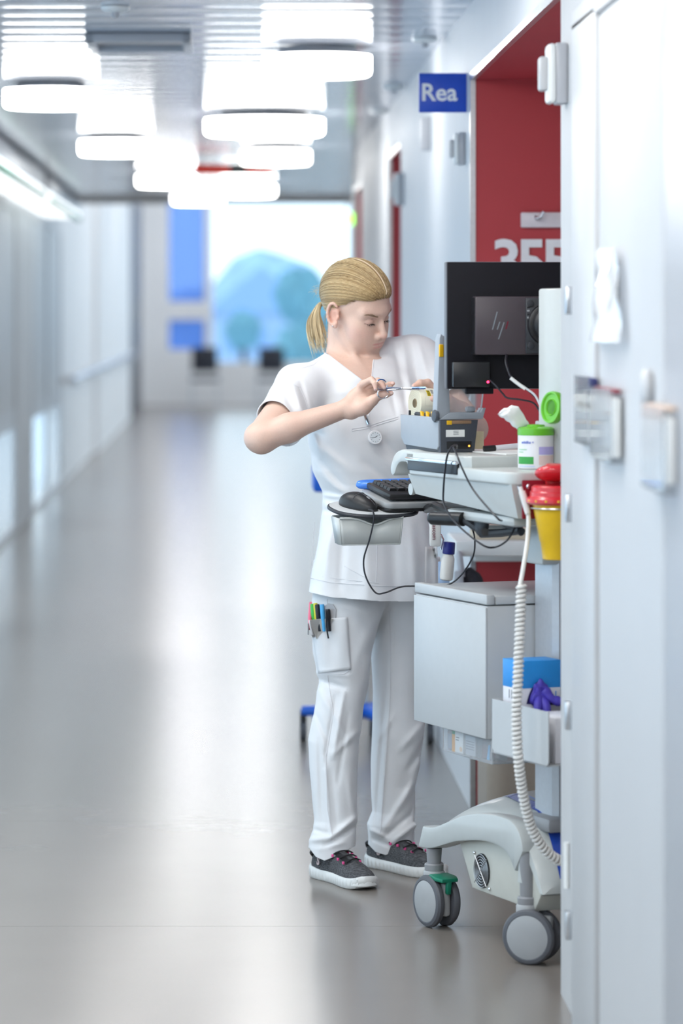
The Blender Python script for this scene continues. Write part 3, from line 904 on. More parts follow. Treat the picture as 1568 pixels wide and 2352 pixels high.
for i in range(3): C().box((-.0608, ga0 + .02 + .012 * i, .615), (-.0598, ga0 + .024 + .012 * i, .635)).build('print_line', M_mid, gb, smooth=False)
C().box((.034, ga0 - .0012, .612), (.036, ga0, .632)).build('print_line', M_gblue, gb, smooth=False)
def lump(c, r, n=2.0, amp=0.25, seed=0, sub=4):
    b = bmesh.new()
    bmesh.ops.create_icosphere(b, subdivisions=sub, radius=1)
    for v in b.verts:
        x, y, z = v.co
        k_ = 1 + amp * (math.sin(3.1 * n * x + seed) * math.cos(2.3 * n * z + seed) + 0.6 * math.sin(4.7 * n * y + 2 * z * n + seed))
        v.co = Vector((c[0] + x * r[0] * k_, c[1] + y * r[1] * k_, c[2] + z * r[2] * k_))
    return b
gl = thing('purple_glove', 'crumpled purple glove hanging out of the glove box', 'glove', CT @ Vector((-.005, ga0 - .012, .60)))
gm = C()
gm.bm(lump((-.008, ga0 - .008, .622), (.022, .012, .034), 2.2, .16, 1))
gm.tube(spline([(.0, ga0 - .012, .635), (.012, ga0 - .024, .618), (.026, ga0 - .026, .612), (.042, ga0 - .022, .607)], 6), [.013, .014, .013, .012, .011, .011, .01, .01, .009, .01, .011, .011, .012, .0115, .011, .010, .009, .008, .005], 12)
gm.tube(spline([(-.012, ga0 - .010, .62), (-.022, ga0 - .024, .602), (-.026, ga0 - .028, .585), (-.034, ga0 - .028, .578)], 6), .010, 12)
gm.tube(spline([(-.004, ga0 - .014, .615), (-.004, ga0 - .03, .598), (-.006, ga0 - .032, .575)], 6), .011, 12)
gm.build('glove_skin', M_glove, gl)
rc = thing('red_white_carton', 'red and white carton behind the holder panel', 'box', CT @ Vector((0.0, -.15, .49)))
C().box((-0.055, -.21, .491), (.045, -.075, .592), 0.001).build('carton_body', M_gwhite, rc)
C().box((-0.02, -.2106, .53), (.03, -.2098, .58)).build('red_print', mat('carton_red', (.6, .05, .03), .5), rc, smooth=False)
C().ell((-.02, -.2103, .498), (.02, .0008, .012)).build('red_dot', MATS['carton_red'], rc)

# --- things on the worktop
# label printer
pa0, pa1, pb0, pb1, pz = 0.380, 0.595, -0.073, 0.026, 1.1635
M_pgrey = mat('printer_grey', (0.33, 0.36, 0.40), 0.42, var=0.02)
M_pdark = mat('printer_slate', (0.055, 0.062, 0.078), 0.45, var=0.03)
M_yel = mat('printer_yellow', (0.80, 0.46, 0.01), 0.4)
pr = thing('label_printer', 'grey label printer with raised clear lid on the worktop', 'printer', CT @ Vector((-.02, .47, pz)))
hh = 0.083
C().prism([(pa0 + .002, pz + hh), (pa1 + .012, pz + hh + .002), (pa1 + .008, pz + .03), (pa1 - .012, pz + .012), (pa0 + .012, pz + .006), (pa0 + .002, pz + .015)], pb0, pb0 + .012, 'x', 0.003).build('side_shell', M_pgrey, pr)
C().prism([(pa0, pz), (pa1 - .01, pz), (pa1 + .004, pz + .03), (pa1 + .008, pz + hh - .02), (pa0, pz + hh - .02)], pb0 + .008, pb1 - .01, 'x').build('body', M_pdark, pr, smooth=False)
C().prism([(pb0 + .004, pz + .0), (pb1 - .006, pz + .0), (pb1 + .004, pz + hh - .006), (pb0 + .004, pz + hh - .006)], pa0 - .004, pa0 + .01, 'y', 0.002).build('back_panel', M_pdark, pr)
C().box((pb0 + .018, pa0 - .0062, pz + .037), (pb0 + .066, pa0 - .0035, pz + .054)).build('rating_label', M_paper, pr, smooth=False)
for i in range(3): C().box((pb0 + .036, pa0 - .0068, pz + .042 + i * .004), (pb0 + .05, pa0 - .006, pz + .0432 + i * .004)).build('label_print', M_mid, pr, smooth=False)
C().box((pb0 + .02, pa0 - .0062, pz + .066), (pb0 + .033, pa0 - .003, pz + .076), .001).build('yellow_latch', M_yel, pr)
C().box((pb0 + .033, pa0 - .006, pz + .068), (pb0 + .084, pa0 - .003, pz + .076), .001).build('slot_window', mat('amber_slot', (.28, .17, .10), .2), pr)
C().box((pb0 + .02, pa0 - .0055, pz + .008), (pb0 + .085, pa0 - .0035, pz + .026), .001).build('port_recess', M_black, pr)
C().box((pb0 + .076, pa0 - .0066, pz + .013), (pb0 + .080, pa0 - .005, pz + .017)).build('amber_light', mat('amber_led', (1, .4, .05), .4, emit=(1, .4, .05), estr=3, var=0), pr, smooth=False)
# lid: post, cross bar, clear window
C().prism([(pb0 - .004, pz + hh - .01), (pb0 + .034, pz + hh - .01), (pb0 + .026, pz + hh + .19), (pb0 + .008, pz + hh + .20), (pb0 + .004, pz + hh + .19)], pa0 + .002, pa0 + .03, 'y', 0.004).build('lid_post', M_pgrey, pr)
C().box((pb0 + .003, pa0 - .001, pz + hh + .145), (pb0 + .014, pa0 + .006, pz + hh + .175), .002).build('yellow_button', M_yel, pr)
C().prism([(pb0 + .0, pz + hh - .006), (pb1 + .018, pz + hh - .004), (pb1 + .026, pz + hh + .022), (pb1 + .018, pz + hh + .022), (pb1 + .012, pz + hh + .012), (pb0 + .03, pz + hh + .012)], pa0 - .002, pa0 + .028, 'y', 0.003).build('lid_bar', M_pgrey, pr)
wv = []
for t in np.linspace(0, 1, 9):
    wv.append((pb1 + .018 + .006 * math.sin(t * 1.5), pz + hh + .02 + .075 * t))
C().prism([(pb0 + .03, pz + hh + .012), (pb1 + .014, pz + hh + .012)] + wv + [(pb0 + .028, pz + hh + .10)], pa0 + .008, pa0 + .011, 'y').build('lid_window', M_clear, pr, smooth=False)
C().tube([(pb1 + .014, pa0 + .010, pz + hh + .014)] + [(b_[0], pa0 + .010, b_[1]) for b_ in wv], .0022, 8).build('lid_rim', mat('frosted_rim', (.75, .78, .82), .2, trans=.3), pr)
C().box((pb1 - .022, pa0 + .004, pz + hh + .012), (pb1 + .002, pa0 + .02, pz + hh + .026), .005).build('lid_catch', M_pgrey, pr)
C().lathe([(.0, 0), (.013, .001), (.015, .004), (.015, .010)], 24, (pb0 - .008, pa0 + .012, pz + hh + .004), Matrix.Rotation(math.pi / 2, 3, 'Y')).build('hinge_cap', M_pdark, pr)
for i in range(4):
    a = pa0 + .035 + .032 * i
    C().prism([(a, pz + hh - .012), (a + .018, pz + hh - .012), (a + .022, pz + hh + .012 + .012 * (i == 0)), (a + .012, pz + hh + .01)], pb0 + .02, pb0 + .028, 'x', .002).build('yellow_guide', M_yel, pr)
C().cyl((pb0 + .03, pa0 + .04, pz + hh), (pb0 + .03, pa1 - .02, pz + hh + .003), .006, n=14).build('platen_roller', M_dgrey, pr)
C().cyl((pb0 + .02, pa1 - .002, pz + hh - .01), (pb0 + .02, pa1 - .002, pz + hh + .012), .003, n=10).build('peg', M_black, pr)
# roll core, marker pen
p = L(1099, 1031, 8.42)
crl = thing('paper_roll_core', 'small beige cardboard core standing by the printer', 'paper core', P(1099, 1031, 8.42))
M_card = mat('beige_card', (.72, .62, .42), .7)
MB().lathe([(.0125, 0), (.0125, .042), (.0105, .042), (.0105, .001)], 28, P(1099, 1031, 8.42)).build('tube', M_card, crl)
mk = thing('marker_pen', 'white marker pen with black cap on the worktop', 'marker', P(1135, 1031, 8.30))
q0, q1, q2 = P(1110, 1031, 8.30), P(1137, 1029, 8.305), P(1215, 1021, 8.34)
MB().cyl(q0, q1, .0072, n=18).build('cap', M_black, mk)
MB().cyl(q1, q2, .0062, n=18).build('barrel', M_gwhite, mk)
shf = C().box((tb0 + .12, 0.19, 1.163), (tb1 - .02, 0.40, 1.166), .001).build('paper_sheet', M_paper)
tag(shf, 'white paper sheet lying under the marker pen', 'paper')
# wipes canister
wc = CT @ Vector((0.026, 0.055, 1.1365))
wp = thing('wipes_canister', 'white wipes canister with green lid and pulled tissue', 'canister', wc)
M_wlab = mat('canister_white', (.72, .72, .74), .35)
M_lime = mat('lime_lid', (.13, .48, .02), .3, coat=.3)
MB().lathe([(.039, 0), (.0415, .003), (.0415, .078), (.039, .082)], 40, wc).build('tub', M_wlab, wp)
MB().lathe([(.0422, .078), (.0425, .082), (.0422, .093), (.038, .0965), (.022, .098), (.020, .102), (.010, .103)], 40, wc).build('lid', M_lime, wp)
def curved(nm, ang0, ang1, z0, z1, m, r=.0419):
    vs, fs = [], []
    n = 12
    for i in range(n + 1):
        t = math.radians(ang0 + (ang1 - ang0) * i / n)
        for z in (z0, z1):
            vs.append(wc + Vector((r * math.cos(t), r * math.sin(t), z)))
    for i in range(n): fs.append([2 * i, 2 * i + 1, 2 * i + 3, 2 * i + 2])
    MB().add(vs, fs).build(nm, m, wp)
curved('green_band', 195, 258, .012, .029, mat('label_green', (.04, .32, .06), .4))
curved('lilac_panel', 275, 340, .034, .052, mat('label_lilac', (.42, .38, .68), .4))
curved('peach_panel', 275, 340, .010, .032, mat('label_peach', (.72, .56, .52), .4))
for i, (a0, a1, z) in enumerate(((198, 235, .044), (198, 222, .038), (200, 262, .006))):
    curved('print_line', a0, a1, z, z + .0028, mat('label_green_pale', (.4, .62, .42), .4)) if i != 2 else curved('print_line', a0, a1, z, z + .002, mat('label_blue_pale', (.45, .55, .8), .4))
vs, fs = text_geo('schülke +', .0085, .0004, bold=.0002)
out = []
for v in vs:
    t = math.radians(237) + v.x / .0421
    out.append(wc + Vector(((.0421 + v.z) * math.cos(t), (.0421 + v.z) * math.sin(t), .062 + v.y)))
MB().add(out, fs).build('lettering', mat('label_blue', (.12, .18, .6), .4), wp, smooth=False)
# flap of the lid, hinged up on the right
fcn = P(1269, 936, 7.97)
fn = Vector((-.85, -.5, .10)).normalized()
FA = fn.to_track_quat('Z', 'Y').to_matrix()
fl_o = MB().lathe([(.001, .004), (.030, .004), (.0325, .008), (.036, .008), (.038, .002), (.037, -.008), (.02, -.012), (.001, -.012)], 36, fcn, FA).build('open_flap', M_lime, wp)
MB().lathe([(.016, .004), (.018, .007), (.02, .004)], 24, fcn, FA).build('flap_ring', M_lime, fl_o)
ts = lump((0, 0, 0), (1, 1, 1), 1.6, .10, 3, 4)
t0, t1 = P(1214, 980, 8.06), P(1141, 950, 8.03)
tdir = (t1 - t0)
for v in ts.verts:
    u_ = min(max(v.co.x * .5 + .5, 0), 1)
    wd = .024 * math.sin(math.pi * (.05 + .62 * (1 - u_))) + .001
    v.co = t0 + tdir * u_ + Vector((0, v.co.y * .020, v.co.z * wd + .010 * math.sin(math.pi * u_) + .0015 * math.sin(30 * u_ + 4 * v.co.z)))
M_tis = mat('tissue', (.86, .87, .86), .8, bump=.3, bscale=300)
to = MB().bm(ts).build('tissue', M_tis, wp)
# sharps container
scn = CT @ Vector((-0.024, -0.155, 0.006))
sp = thing('sharps_container', 'yellow sharps container with red lid at the wall edge', 'sharps bin', scn + Vector((0, 0, .936)))
M_syel = mat('sharps_yellow', (.76, .47, .01), .32, coat=.2)
M_sred = mat('sharps_red', (.62, .02, .03), .28, coat=.4)
MB().lathe([(.030, .936), (.032, .938), (.037, .975), (.039, .978), (.056, 1.068)], 40, scn).build('tub', M_syel, sp)
MB().lathe([(.062, 1.060), (.069, 1.065), (.069, 1.073), (.061, 1.079), (.0605, 1.088), (.058, 1.090), (.0575, 1.099), (.052, 1.103)], 40, scn).build('lid', M_sred, sp)
lo_ = MB()
lo_.ell(scn + Vector((-.002, .010, 1.130)), (.047, .040, .019), 32, 18, Matrix.Rotation(-.25, 3, 'X'))
lo_.box(tuple(scn + Vector((-.022, .030, 1.100))), tuple(scn + Vector((.030, .056, 1.150))), .006)
lo_.build('flip_cap', M_sred, sp)
for t in (200, 222, 244, 268):
    a = math.radians(t)
    MB().ell(scn + Vector((.0668 * math.cos(a), .0668 * math.sin(a), 1.069)), (.004, .004, .003), 10, 8).build('yellow_tab', M_syel, sp)
MB().tube([scn + Vector((.058 * math.cos(t), .058 * math.sin(t), 1.052)) for t in np.linspace(0, 2 * math.pi, 40, endpoint=False)], .0016, 6, True).build('holder_ring', M_alu, cart)
C().box((-.078, -.090, 1.03), (.10, -.084, 1.118), .006).build('red_bracket_plate', mat('dark_red_plate', (.25, .006, .02), .4), cart)
C().ell((-.064, -.092, 1.104), (.005, .003, .006), 12, 8).build('plate_screw', M_chrome, cart)

# --- monitor assembly
mY = 8.225
mo = P(1025, 0, mY)
mth = math.radians(6)
MX = Vector((math.cos(mth), math.sin(mth), 0))        # to the right along the panel
MN = Vector((-MX.y, MX.x, 0))                         # away from the camera (screen side)
mz0, mz1 = P(0, 893, mY).z, P(0, 602, mY).z
MT = frame((mo.x, mY, mz0), MX, MN, (0, 0, 1))
H = mz1 - mz0
mon = thing('computer_monitor', 'black flat monitor seen from behind on the cart', 'monitor', MT @ Vector((.27, 0, 0)))
K = lambda: MB(MT)
M_mon = mat('monitor_back', (0.006, 0.0055, 0.009), 0.6, var=.04, spec=.25)
K().box((0.002, 0.0, 0), (.54, .022, H), .003).build('panel', M_mon, mon)
K().box((0.0, .004, -.001), (.542, .034, H + .001), .003).build('bezel', mat('bezel_grey', (.10, .105, .12), .4), mon)
K().box((.008, 0.0342, .012), (.534, .035, H - .008)).build('screen', mat('screen_off', (.02, .02, .025), .15), mon, smooth=False)
px2 = lambda px, py: ((px - 1025) * mY / F, mz0 + 0 * px, (893 - py) * mY / F)
def bx2(px0, px1, py0, py1): return ((px0 - 1025) * mY / F, (px1 - 1025) * mY / F, (893 - py1) * mY / F, (893 - py0) * mY / F)
x0, x1, z0, z1 = bx2(1084, 1252, 681, 815)
M_pcx = mat('mini_pc_shell', (0.065, 0.05, 0.058), 0.35, var=.03)
pc = thing('mini_computer', 'dark mini computer with slanted logo mounted on the monitor back', 'computer', MT @ Vector((.1, -.03, z0)))
K().box((x0, -.045, z0), (x1 + .06, -.001, z1), .004).build('case', M_pcx, pc)
K().box((x0 - .0015, -.042, z0 + .003), (x0 + .002, -.003, z1 - .003)).build('side_vent', M_black, pc, smooth=False)
M_logo = mat('logo_silver', (.24, .27, .29), .35)
M_logor = mat('logo_red', (.16, .005, .02), .35)
def stroke(pxa, pya, pxb, pyb, m, w=.0026):
    a_ = Vector(((pxa - 1025) * mY / F, -.0455, (893 - pya) * mY / F)); b_ = Vector(((pxb - 1025) * mY / F, -.0455, (893 - pyb) * mY / F))
    K().add([a_ + Vector((-w / 2, 0, 0)), a_ + Vector((w / 2, 0, 0)), b_ + Vector((w / 2, 0, 0)), b_ + Vector((-w / 2, 0, 0)),
             a_ + Vector((-w / 2, .001, 0)), a_ + Vector((w / 2, .001, 0)), b_ + Vector((w / 2, .001, 0)), b_ + Vector((-w / 2, .001, 0))],
            [[0, 1, 2, 3], [4, 7, 6, 5], [0, 4, 5, 1], [1, 5, 6, 2], [2, 6, 7, 3], [3, 7, 4, 0]]).build('logo_stroke', m, pc, smooth=False)
stroke(1135, 716, 1124, 757, M_logo); stroke(1141, 739, 1135, 757, M_logo); stroke(1151, 740, 1138, 779, M_logo); stroke(1160, 738, 1155, 756, M_logor, .0035)
# bracket plate and round tilt joint
vx0, vx1, vz0, vz1 = bx2(1200, 1300, 684, 812)
vp = K().box((vx0, -.052, vz0), (vx1, -.045, vz1), .004).build('mount_plate', M_dgrey, cart)
jc = ((1254 - 1025) * mY / F, 0, (893 - 745) * mY / F)
jt = K()
jt.lathe([(.03, 0), (.052, .004), (.05, .012), (.045, .014)], 36, (jc[0], -.05, jc[2]), Matrix.Rotation(math.pi / 2, 3, 'X'))
jt.lathe([(.042, 0), (.042, .03), (.030, .036)], 36, (jc[0], -.06, jc[2]), Matrix.Rotation(math.pi / 2, 3, 'X'))
jt.build('tilt_joint', M_black, cart)
for dx, dz_ in ((-.045, .05), (-.045, -.05)):
    K().lathe([(.008, 0), (.008, .006), (.004, .007)], 14, (jc[0] + dx, -.052, jc[2] + dz_), Matrix.Rotation(math.pi / 2, 3, 'X')).build('bolt', M_dgrey, vp)
for i in range(5):
    K().box((vx0 + .003, -.0535, vz0 + .075 + i * .008), (vx0 + .009, -.0515, vz0 + .079 + i * .008)).build('port', M_alu if i % 2 else M_black, vp, smooth=False)
# little black box with red light
x0, x1, z0, z1 = bx2(1036, 1122, 831, 889)
hb2 = thing('black_receiver_box', 'small black box with red light on the monitor back', 'electronic box', MT @ Vector((x0, -.02, z0)))
K().box((x0, -.026, z0), (x1, -.001, z1), .003).build('case', mat('receiver_case', (.012, .012, .014), .3), hb2)
lc = ((1117 - 1025) * mY / F, -.0265, (893 - 877) * mY / F)
K().ell(lc, (.003, .001, .003), 14, 8).build('red_light', mat('red_led', (1, .05, .1), .4, emit=(1, .02, .08), estr=6, var=0), hb2)
x0, x1, z0, z1 = bx2(1070, 1134, 893, 905)
K().box((x0, -.004, z0), (x1, .016, z1 + .004), .002).build('lower_bracket', M_mon, mon)

# --- keyboard shelf (tilted away from the nurse)
KN = P(894, 1150, 8.56)
til = math.radians(9)
KU = (U * math.cos(til) + Vector((0, 0, 1)) * math.sin(til)).normalized()
KT = frame(KN, R_, KU)
Q = lambda: MB(KT)
kbd = thing('keyboard', 'black keyboard on the pulled out shelf', 'keyboard', KN)
M_key = mat('key_black', (.016, .016, .018), .4)
Q().box((0, 0, 0), (.40, .150, .016), .006).build('case', M_key, kbd)
rows = 5
for r in range(rows):
    for c_ in range(16):
        lo = (.014 + c_ * .0232, .036 + r * .0212, .0155)
        Q().prism([(lo[0], lo[2]), (lo[0] + .0205, lo[2]), (lo[0] + .018, lo[2] + .0075), (lo[0] + .0025, lo[2] + .0075)], lo[1], lo[1] + .0185, 'y').build('key', M_key, kbd, smooth=False)
kt_s = Q().prism(rrect(-.012, .43, -.012, .165, .02), -.020, -.004, 'z', .005).build('keyboard_shelf', mat('shelf_grey', (.32, .33, .34), .35), cart)
Q().prism(rrect(-.014, .43, -.014, .167, .02), -.026, -.018, 'z', .003).build('shelf_edge', M_black, kt_s)
M_gel = mat('blue_gel_rest', (.06, .22, .72), .3, coat=.3)
wr_ = Q()
wr_.tube(spline([(.02, .152, .006), (-.004, .172, .004), (.02, .180, .006), (.2, .182, .008), (.40, .178, .008)], 8), .010, 12)
wr_.tube(spline([(.122, .004 + .075, .026), (.128, .082, .034), (.15, .09, .034), (.19, .12, .030)], 6), .0075, 10)
tag(wr_.build('wrist_rest', M_gel), 'blue gel wrist rest curling around the keyboard', 'wrist rest')
# mouse platform, mouse, bin
plc = KT.inverted() @ P(856, 1166, 8.62)
plat_o = Q().prism([(plc.x + .108 * math.copysign(abs(math.cos(t)) ** .8, math.cos(t)), plc.y + .085 * math.copysign(abs(math.sin(t)) ** .8, math.sin(t))) for t in np.linspace(0, 2 * math.pi, 48, endpoint=False)], plc.z - .006, plc.z + .002, 'z', .002).build('mouse_platform', mat('platform_grey', (.52, .54, .55), .3), cart)
Q().tube([(plc.x + .108 * math.copysign(abs(math.cos(t)) ** .8, math.cos(t)), plc.y + .085 * math.copysign(abs(math.sin(t)) ** .8, math.sin(t)), plc.z - .004) for t in np.linspace(0, 2 * math.pi, 60, endpoint=False)], .005, 8, True).build('rubber_edge', M_dgrey, plat_o)
ms = thing('computer_mouse', 'black computer mouse on the small side platform', 'mouse', P(822, 1172, 8.60))
mp = KT.inverted() @ P(822, 1166, 8.60)
MA = Matrix.Rotation(math.radians(28), 3, 'Z')
b = bmesh.new()
bmesh.ops.create_icosphere(b, subdivisions=4, radius=1)
for v in b.verts:
    x, y, z = v.co
    z2 = max(z, -.18)
    hgt = .036 * (1 - .22 * max(0, -y)) * (1.0 if z2 > 0 else 1)
    w = .031 * (1 - .16 * max(0, y) ** 2)
    v.co = MA @ Vector((x * w * (1.02 if z < .1 else 1), y * .058, (z2 + .18) * hgt * .92)) + Vector((mp.x, mp.y, plc.z + .002))
mso = Q().bm(b).build('shell', M_key, ms)
msz = lambda y: (math.sqrt(max(0, 1 - (y / .058) ** 2)) + .18) * .036 * (1 - .22 * max(0, -y / .058)) * .92
sc_ = MA @ Vector((0, -.028, msz(-.028) - .0065)) + Vector((mp.x, mp.y, plc.z + .002))
Q().lathe([(.007, -.003), (.008, -.002), (.008, .002), (.007, .003)], 18, sc_, MA @ Matrix.Rotation(math.pi / 2, 3, 'Y')).build('scroll_wheel', M_mid, ms)
Q().tube([MA @ Vector((0, y, msz(y) + .0002)) + Vector((mp.x, mp.y, plc.z + .002)) for y in np.linspace(-.052, -.002, 9)], .0006, 5).build('button_seam', M_tyre, ms)
Q().tube([MA @ Vector((x, -.004 + .25 * abs(x) - .004, msz(-.008) * math.sqrt(max(0, 1 - (x / .034) ** 2)) + .0012)) + Vector((mp.x, mp.y, plc.z + .002)) for x in np.linspace(-.026, .026, 11)], .0006, 5).build('button_seam', M_tyre, ms)
# trough bin under the platform
n0, n1 = P(780, 1191, 8.525), P(926, 1188, 8.56)
bw = (n1 - n0).length
BT = frame(n0, (n1 - n0).normalized(), Vector((0, 0, 1)).cross((n1 - n0).normalized()), (0, 0, 1))
bn = thing('small_white_bin', 'small white trough bin under the mouse platform', 'bin', BT @ Vector((bw / 2, .03, -.062)))
nn = 24
dip = lambda t: -.017 * math.exp(-((t - .55) / .2) ** 2)
def trough(yoff, zt, dipk, nm):
    vs, fs = [], []
    for i in range(nn + 1):
        t = i / nn
        xb = bw * (.04 + .92 * t)
        vs += [(xb, yoff * .8, -.064), (bw * t, yoff, zt + dipk * dip(t))]
    for i in range(nn): fs.append([2 * i, 2 * i + 2, 2 * i + 3, 2 * i + 1])
    o = MB(BT).add(vs, fs).build(nm, M_cwhite, bn)
    m_ = o.modifiers.new('thick', 'SOLIDIFY'); m_.thickness = .003
trough(0, 0, 1, 'front_wall'); trough(.075, .004, 0, 'back_wall')
for x_, s_ in ((0, 1), (bw, -1)):
    MB(BT).add([(x_ + s_ * .04 * bw, 0, -.064), (x_ + s_ * .04 * bw, .06, -.064), (x_, .075, .002), (x_, 0, .0)], [[0, 1, 2, 3]]).build('end_wall', M_cwhite, bn).modifiers.new('thick', 'SOLIDIFY').thickness = .003
MB(BT).box((.04 * bw, 0, -.067), (.96 * bw, .06, -.063), .002).build('bottom', M_cwhite, bn)
MB(BT).tube([(bw * i / nn, -.001, dip(i / nn)) for i in range(nn + 1)], .0026, 8).build('rolled_rim', M_cwhite, bn)
# keyboard arm under the tray
arm = C()
k0, k1 = L(996, 1190, 8.24), L(1046, 1192, 8.19)
arm.cyl(k0, k1 + (k1 - k0) * .35, .0165, n=24)
arm.ell(k0, (.0165, .0165, .0165), 20, 12)
arm.build('arm_grip', M_black, cart)
ap = [L(x, y, 8.24) for x, y in ((1040, 1180), (1090, 1176), (1135, 1185), (1200, 1195), (1200, 1210), (1185, 1228), (1118, 1232), (1095, 1222), (1050, 1200))]
a2 = C()
a2.tube([L(1040, 1188, 8.200), L(1075, 1200, 8.170), L(1110, 1224, 8.150)], .009, 10)
a2.tube([L(1105, 1226, 8.150), L(1150, 1224, 8.100), L(1195, 1218, 8.040)], .010, 10)
a2.tube([L(1090, 1180, 8.160), L(1140, 1190, 8.110), L(1198, 1222, 8.040)], .010, 10)
c0 = L(1105, 1200, 8.150)
a2.bm(lump(c0, (.016, .026, .034), 1, .05, 0, 3))
a2.build('keyboard_arm', M_dgrey, cart)
C().cyl(L(1114, 1222, 8.135), L(1114, 1222, 8.12), .009, n=16).build('pivot_bolt', M_black, cart)
k2 = KT @ Vector((.10, -.005, -.022))
MB().tube([k2, P(1000, 1162, 8.46), P(1040, 1180, 8.34), P(1085, 1180, 8.26)], .011, 10).build('shelf_arm', M_black, cart)
C().tube([(-.02, .30, .988), (.10, .30, .984)], .006, 8).build('hook_wire', M_cwhite, cart)

# --- cables
def onside(px, py, b=-.116):
    a_, z_ = sd(px, py, b)
    return CT @ Vector((b, a_, z_))
def cable(name, pts, r, m, label, n=10):
    return tag(MB().tube(spline(pts, n), r, 8).build(name, m), label, 'cable')
M_cab = mat('cable_black', (.014, .014, .02), .4)
cable('printer_cable', [P(1049, 1030, 8.27), P(1048, 1022, 8.235), onside(1036, 1028), onside(1025, 1055, -.122), onside(1018, 1125), onside(1021, 1162), onside(1050, 1205, -.11), P(1105, 1250, 8.03), P(1135, 1257, 8.03), P(1165, 1240, 8.02), P(1185, 1205, 8.03), P(1188, 1196, 8.06)], .0024, M_cab, 'black printer cable looping below the worktop')
cable('power_cable', [P(1040, 1027, 8.26), onside(1047, 1040), onside(1062, 1078, -.122), onside(1090, 1130), onside(1140, 1188), onside(1152, 1196, -.09)], .0024, M_cab, 'straight black power cable crossing the worktop side')
cable('mouse_cable', [P(846, 1170, 8.545), P(856, 1174, 8.525), P(858, 1195, 8.52), P(848, 1240, 8.52), P(835, 1285, 8.52), P(840, 1325, 8.515), P(862, 1361, 8.51), P(885, 1361, 8.50), P(920, 1348, 8.49), P(955, 1346, 8.48), P(1020, 1345, 8.46), P(1055, 1325, 8.40), P(1085, 1280, 8.35), P(1090, 1240, 8.30), P(1083, 1208, 8.27)], .0021, M_cab, 'thin black mouse cable hanging in front of the tunic')
cable('monitor_power_cable', [P(1163, 815, 8.19), P(1162, 835, 8.17), P(1175, 868, 8.155), P(1205, 890, 8.15), P(1232, 915, 8.145), P(1244, 945, 8.14), P(1243, 985, 8.14)], .0032, M_cab, 'black cable leaving the mini computer')
tag(MB().tube(spline([P(1172, 868, 8.148), P(1190, 882, 8.145), P(1206, 893, 8.142)], 6), .0042, 8).build('cable_label', M_paper), 'white printed label wrapped round the monitor cable', 'label')
tag(MB().tube(spline([P(1206, 891, 8.142), P(1228, 908, 8.138), P(1242, 935, 8.132)], 6), .0026, 8).build('white_lead', M_gwhite), 'white lead running beside the black monitor cable', 'cable')
cable('receiver_cable', [P(1124, 872, 8.20), P(1142, 890, 8.175), P(1155, 905, 8.17), P(1165, 914, 8.165), P(1195, 918, 8.155), P(1225, 926, 8.15), P(1242, 950, 8.145)], .0022, M_cab, 'thin black cable leaving the receiver box')
C().box((.062, .115, 1.16), (.085, .135, 1.245), .004).build('cable_post', M_cgrey, cart)
# coiled cord
cc = thing('coiled_cord', 'white coiled cord hanging down the near side of the cart', 'cord', P(1190, 1700, 7.72))
cord_up = [P(1194, 1118, 7.845), P(1205, 1160, 7.84), P(1213, 1185, 7.835), P(1211, 1240, 7.82), P(1202, 1300, 7.79), P(1194, 1345, 7.77)]
M_cord = mat('cord_ivory', (.74, .72, .69), .38)
MB().tube(spline(cord_up, 8), .0050, 10).build('lead', M_cord, cc)
MB().tube([P(1198, 1128, 7.84), P(1204, 1148, 7.838), P(1212, 1180, 7.833)], [.008, .0085, .0065], 12).build('plug', M_cord, cc)
for d in (-.004, .004):
    MB().cyl(P(1193, 1116, 7.845) + Vector((d, 0, 0)), P(1199, 1134, 7.843) + Vector((d, 0, 0)), .0018, n=8).build('plug_pin', M_alu, cc)
path = spline([P(1197, 1345, 7.77), P(1194, 1440, 7.76), P(1189, 1560, 7.74), P(1186, 1650, 7.735), P(1190, 1740, 7.74), P(1202, 1830, 7.77), P(1222, 1905, 7.80), P(1252, 1952, 7.82), P(1288, 1978, 7.84), P(1330, 1985, 7.87)], 40)
cum = [0]
for i in range(1, len(path)): cum.append(cum[-1] + (path[i] - path[i - 1]).length)
tot = cum[-1]
turns = int(tot / .0104)
hx = []
N = turns * 12
j = 0
for i in range(N + 1):
    s_ = tot * i / N
    while j < len(cum) - 2 and cum[j + 1] < s_: j += 1
    t = (s_ - cum[j]) / max(cum[j + 1] - cum[j], 1e-9)
    p = path[j].lerp(path[j + 1], t)
    d = (path[j + 1] - path[j]).normalized()
    e1 = d.cross(Vector((0, 1, 0))).normalized(); e2 = d.cross(e1)
    an = 2 * math.pi * i / 12
    hx.append(p + (e1 * math.cos(an) + e2 * math.sin(an)) * .0080)
MB().tube(hx, .0046, 7).build('coil', M_cord, cc, angle=0)
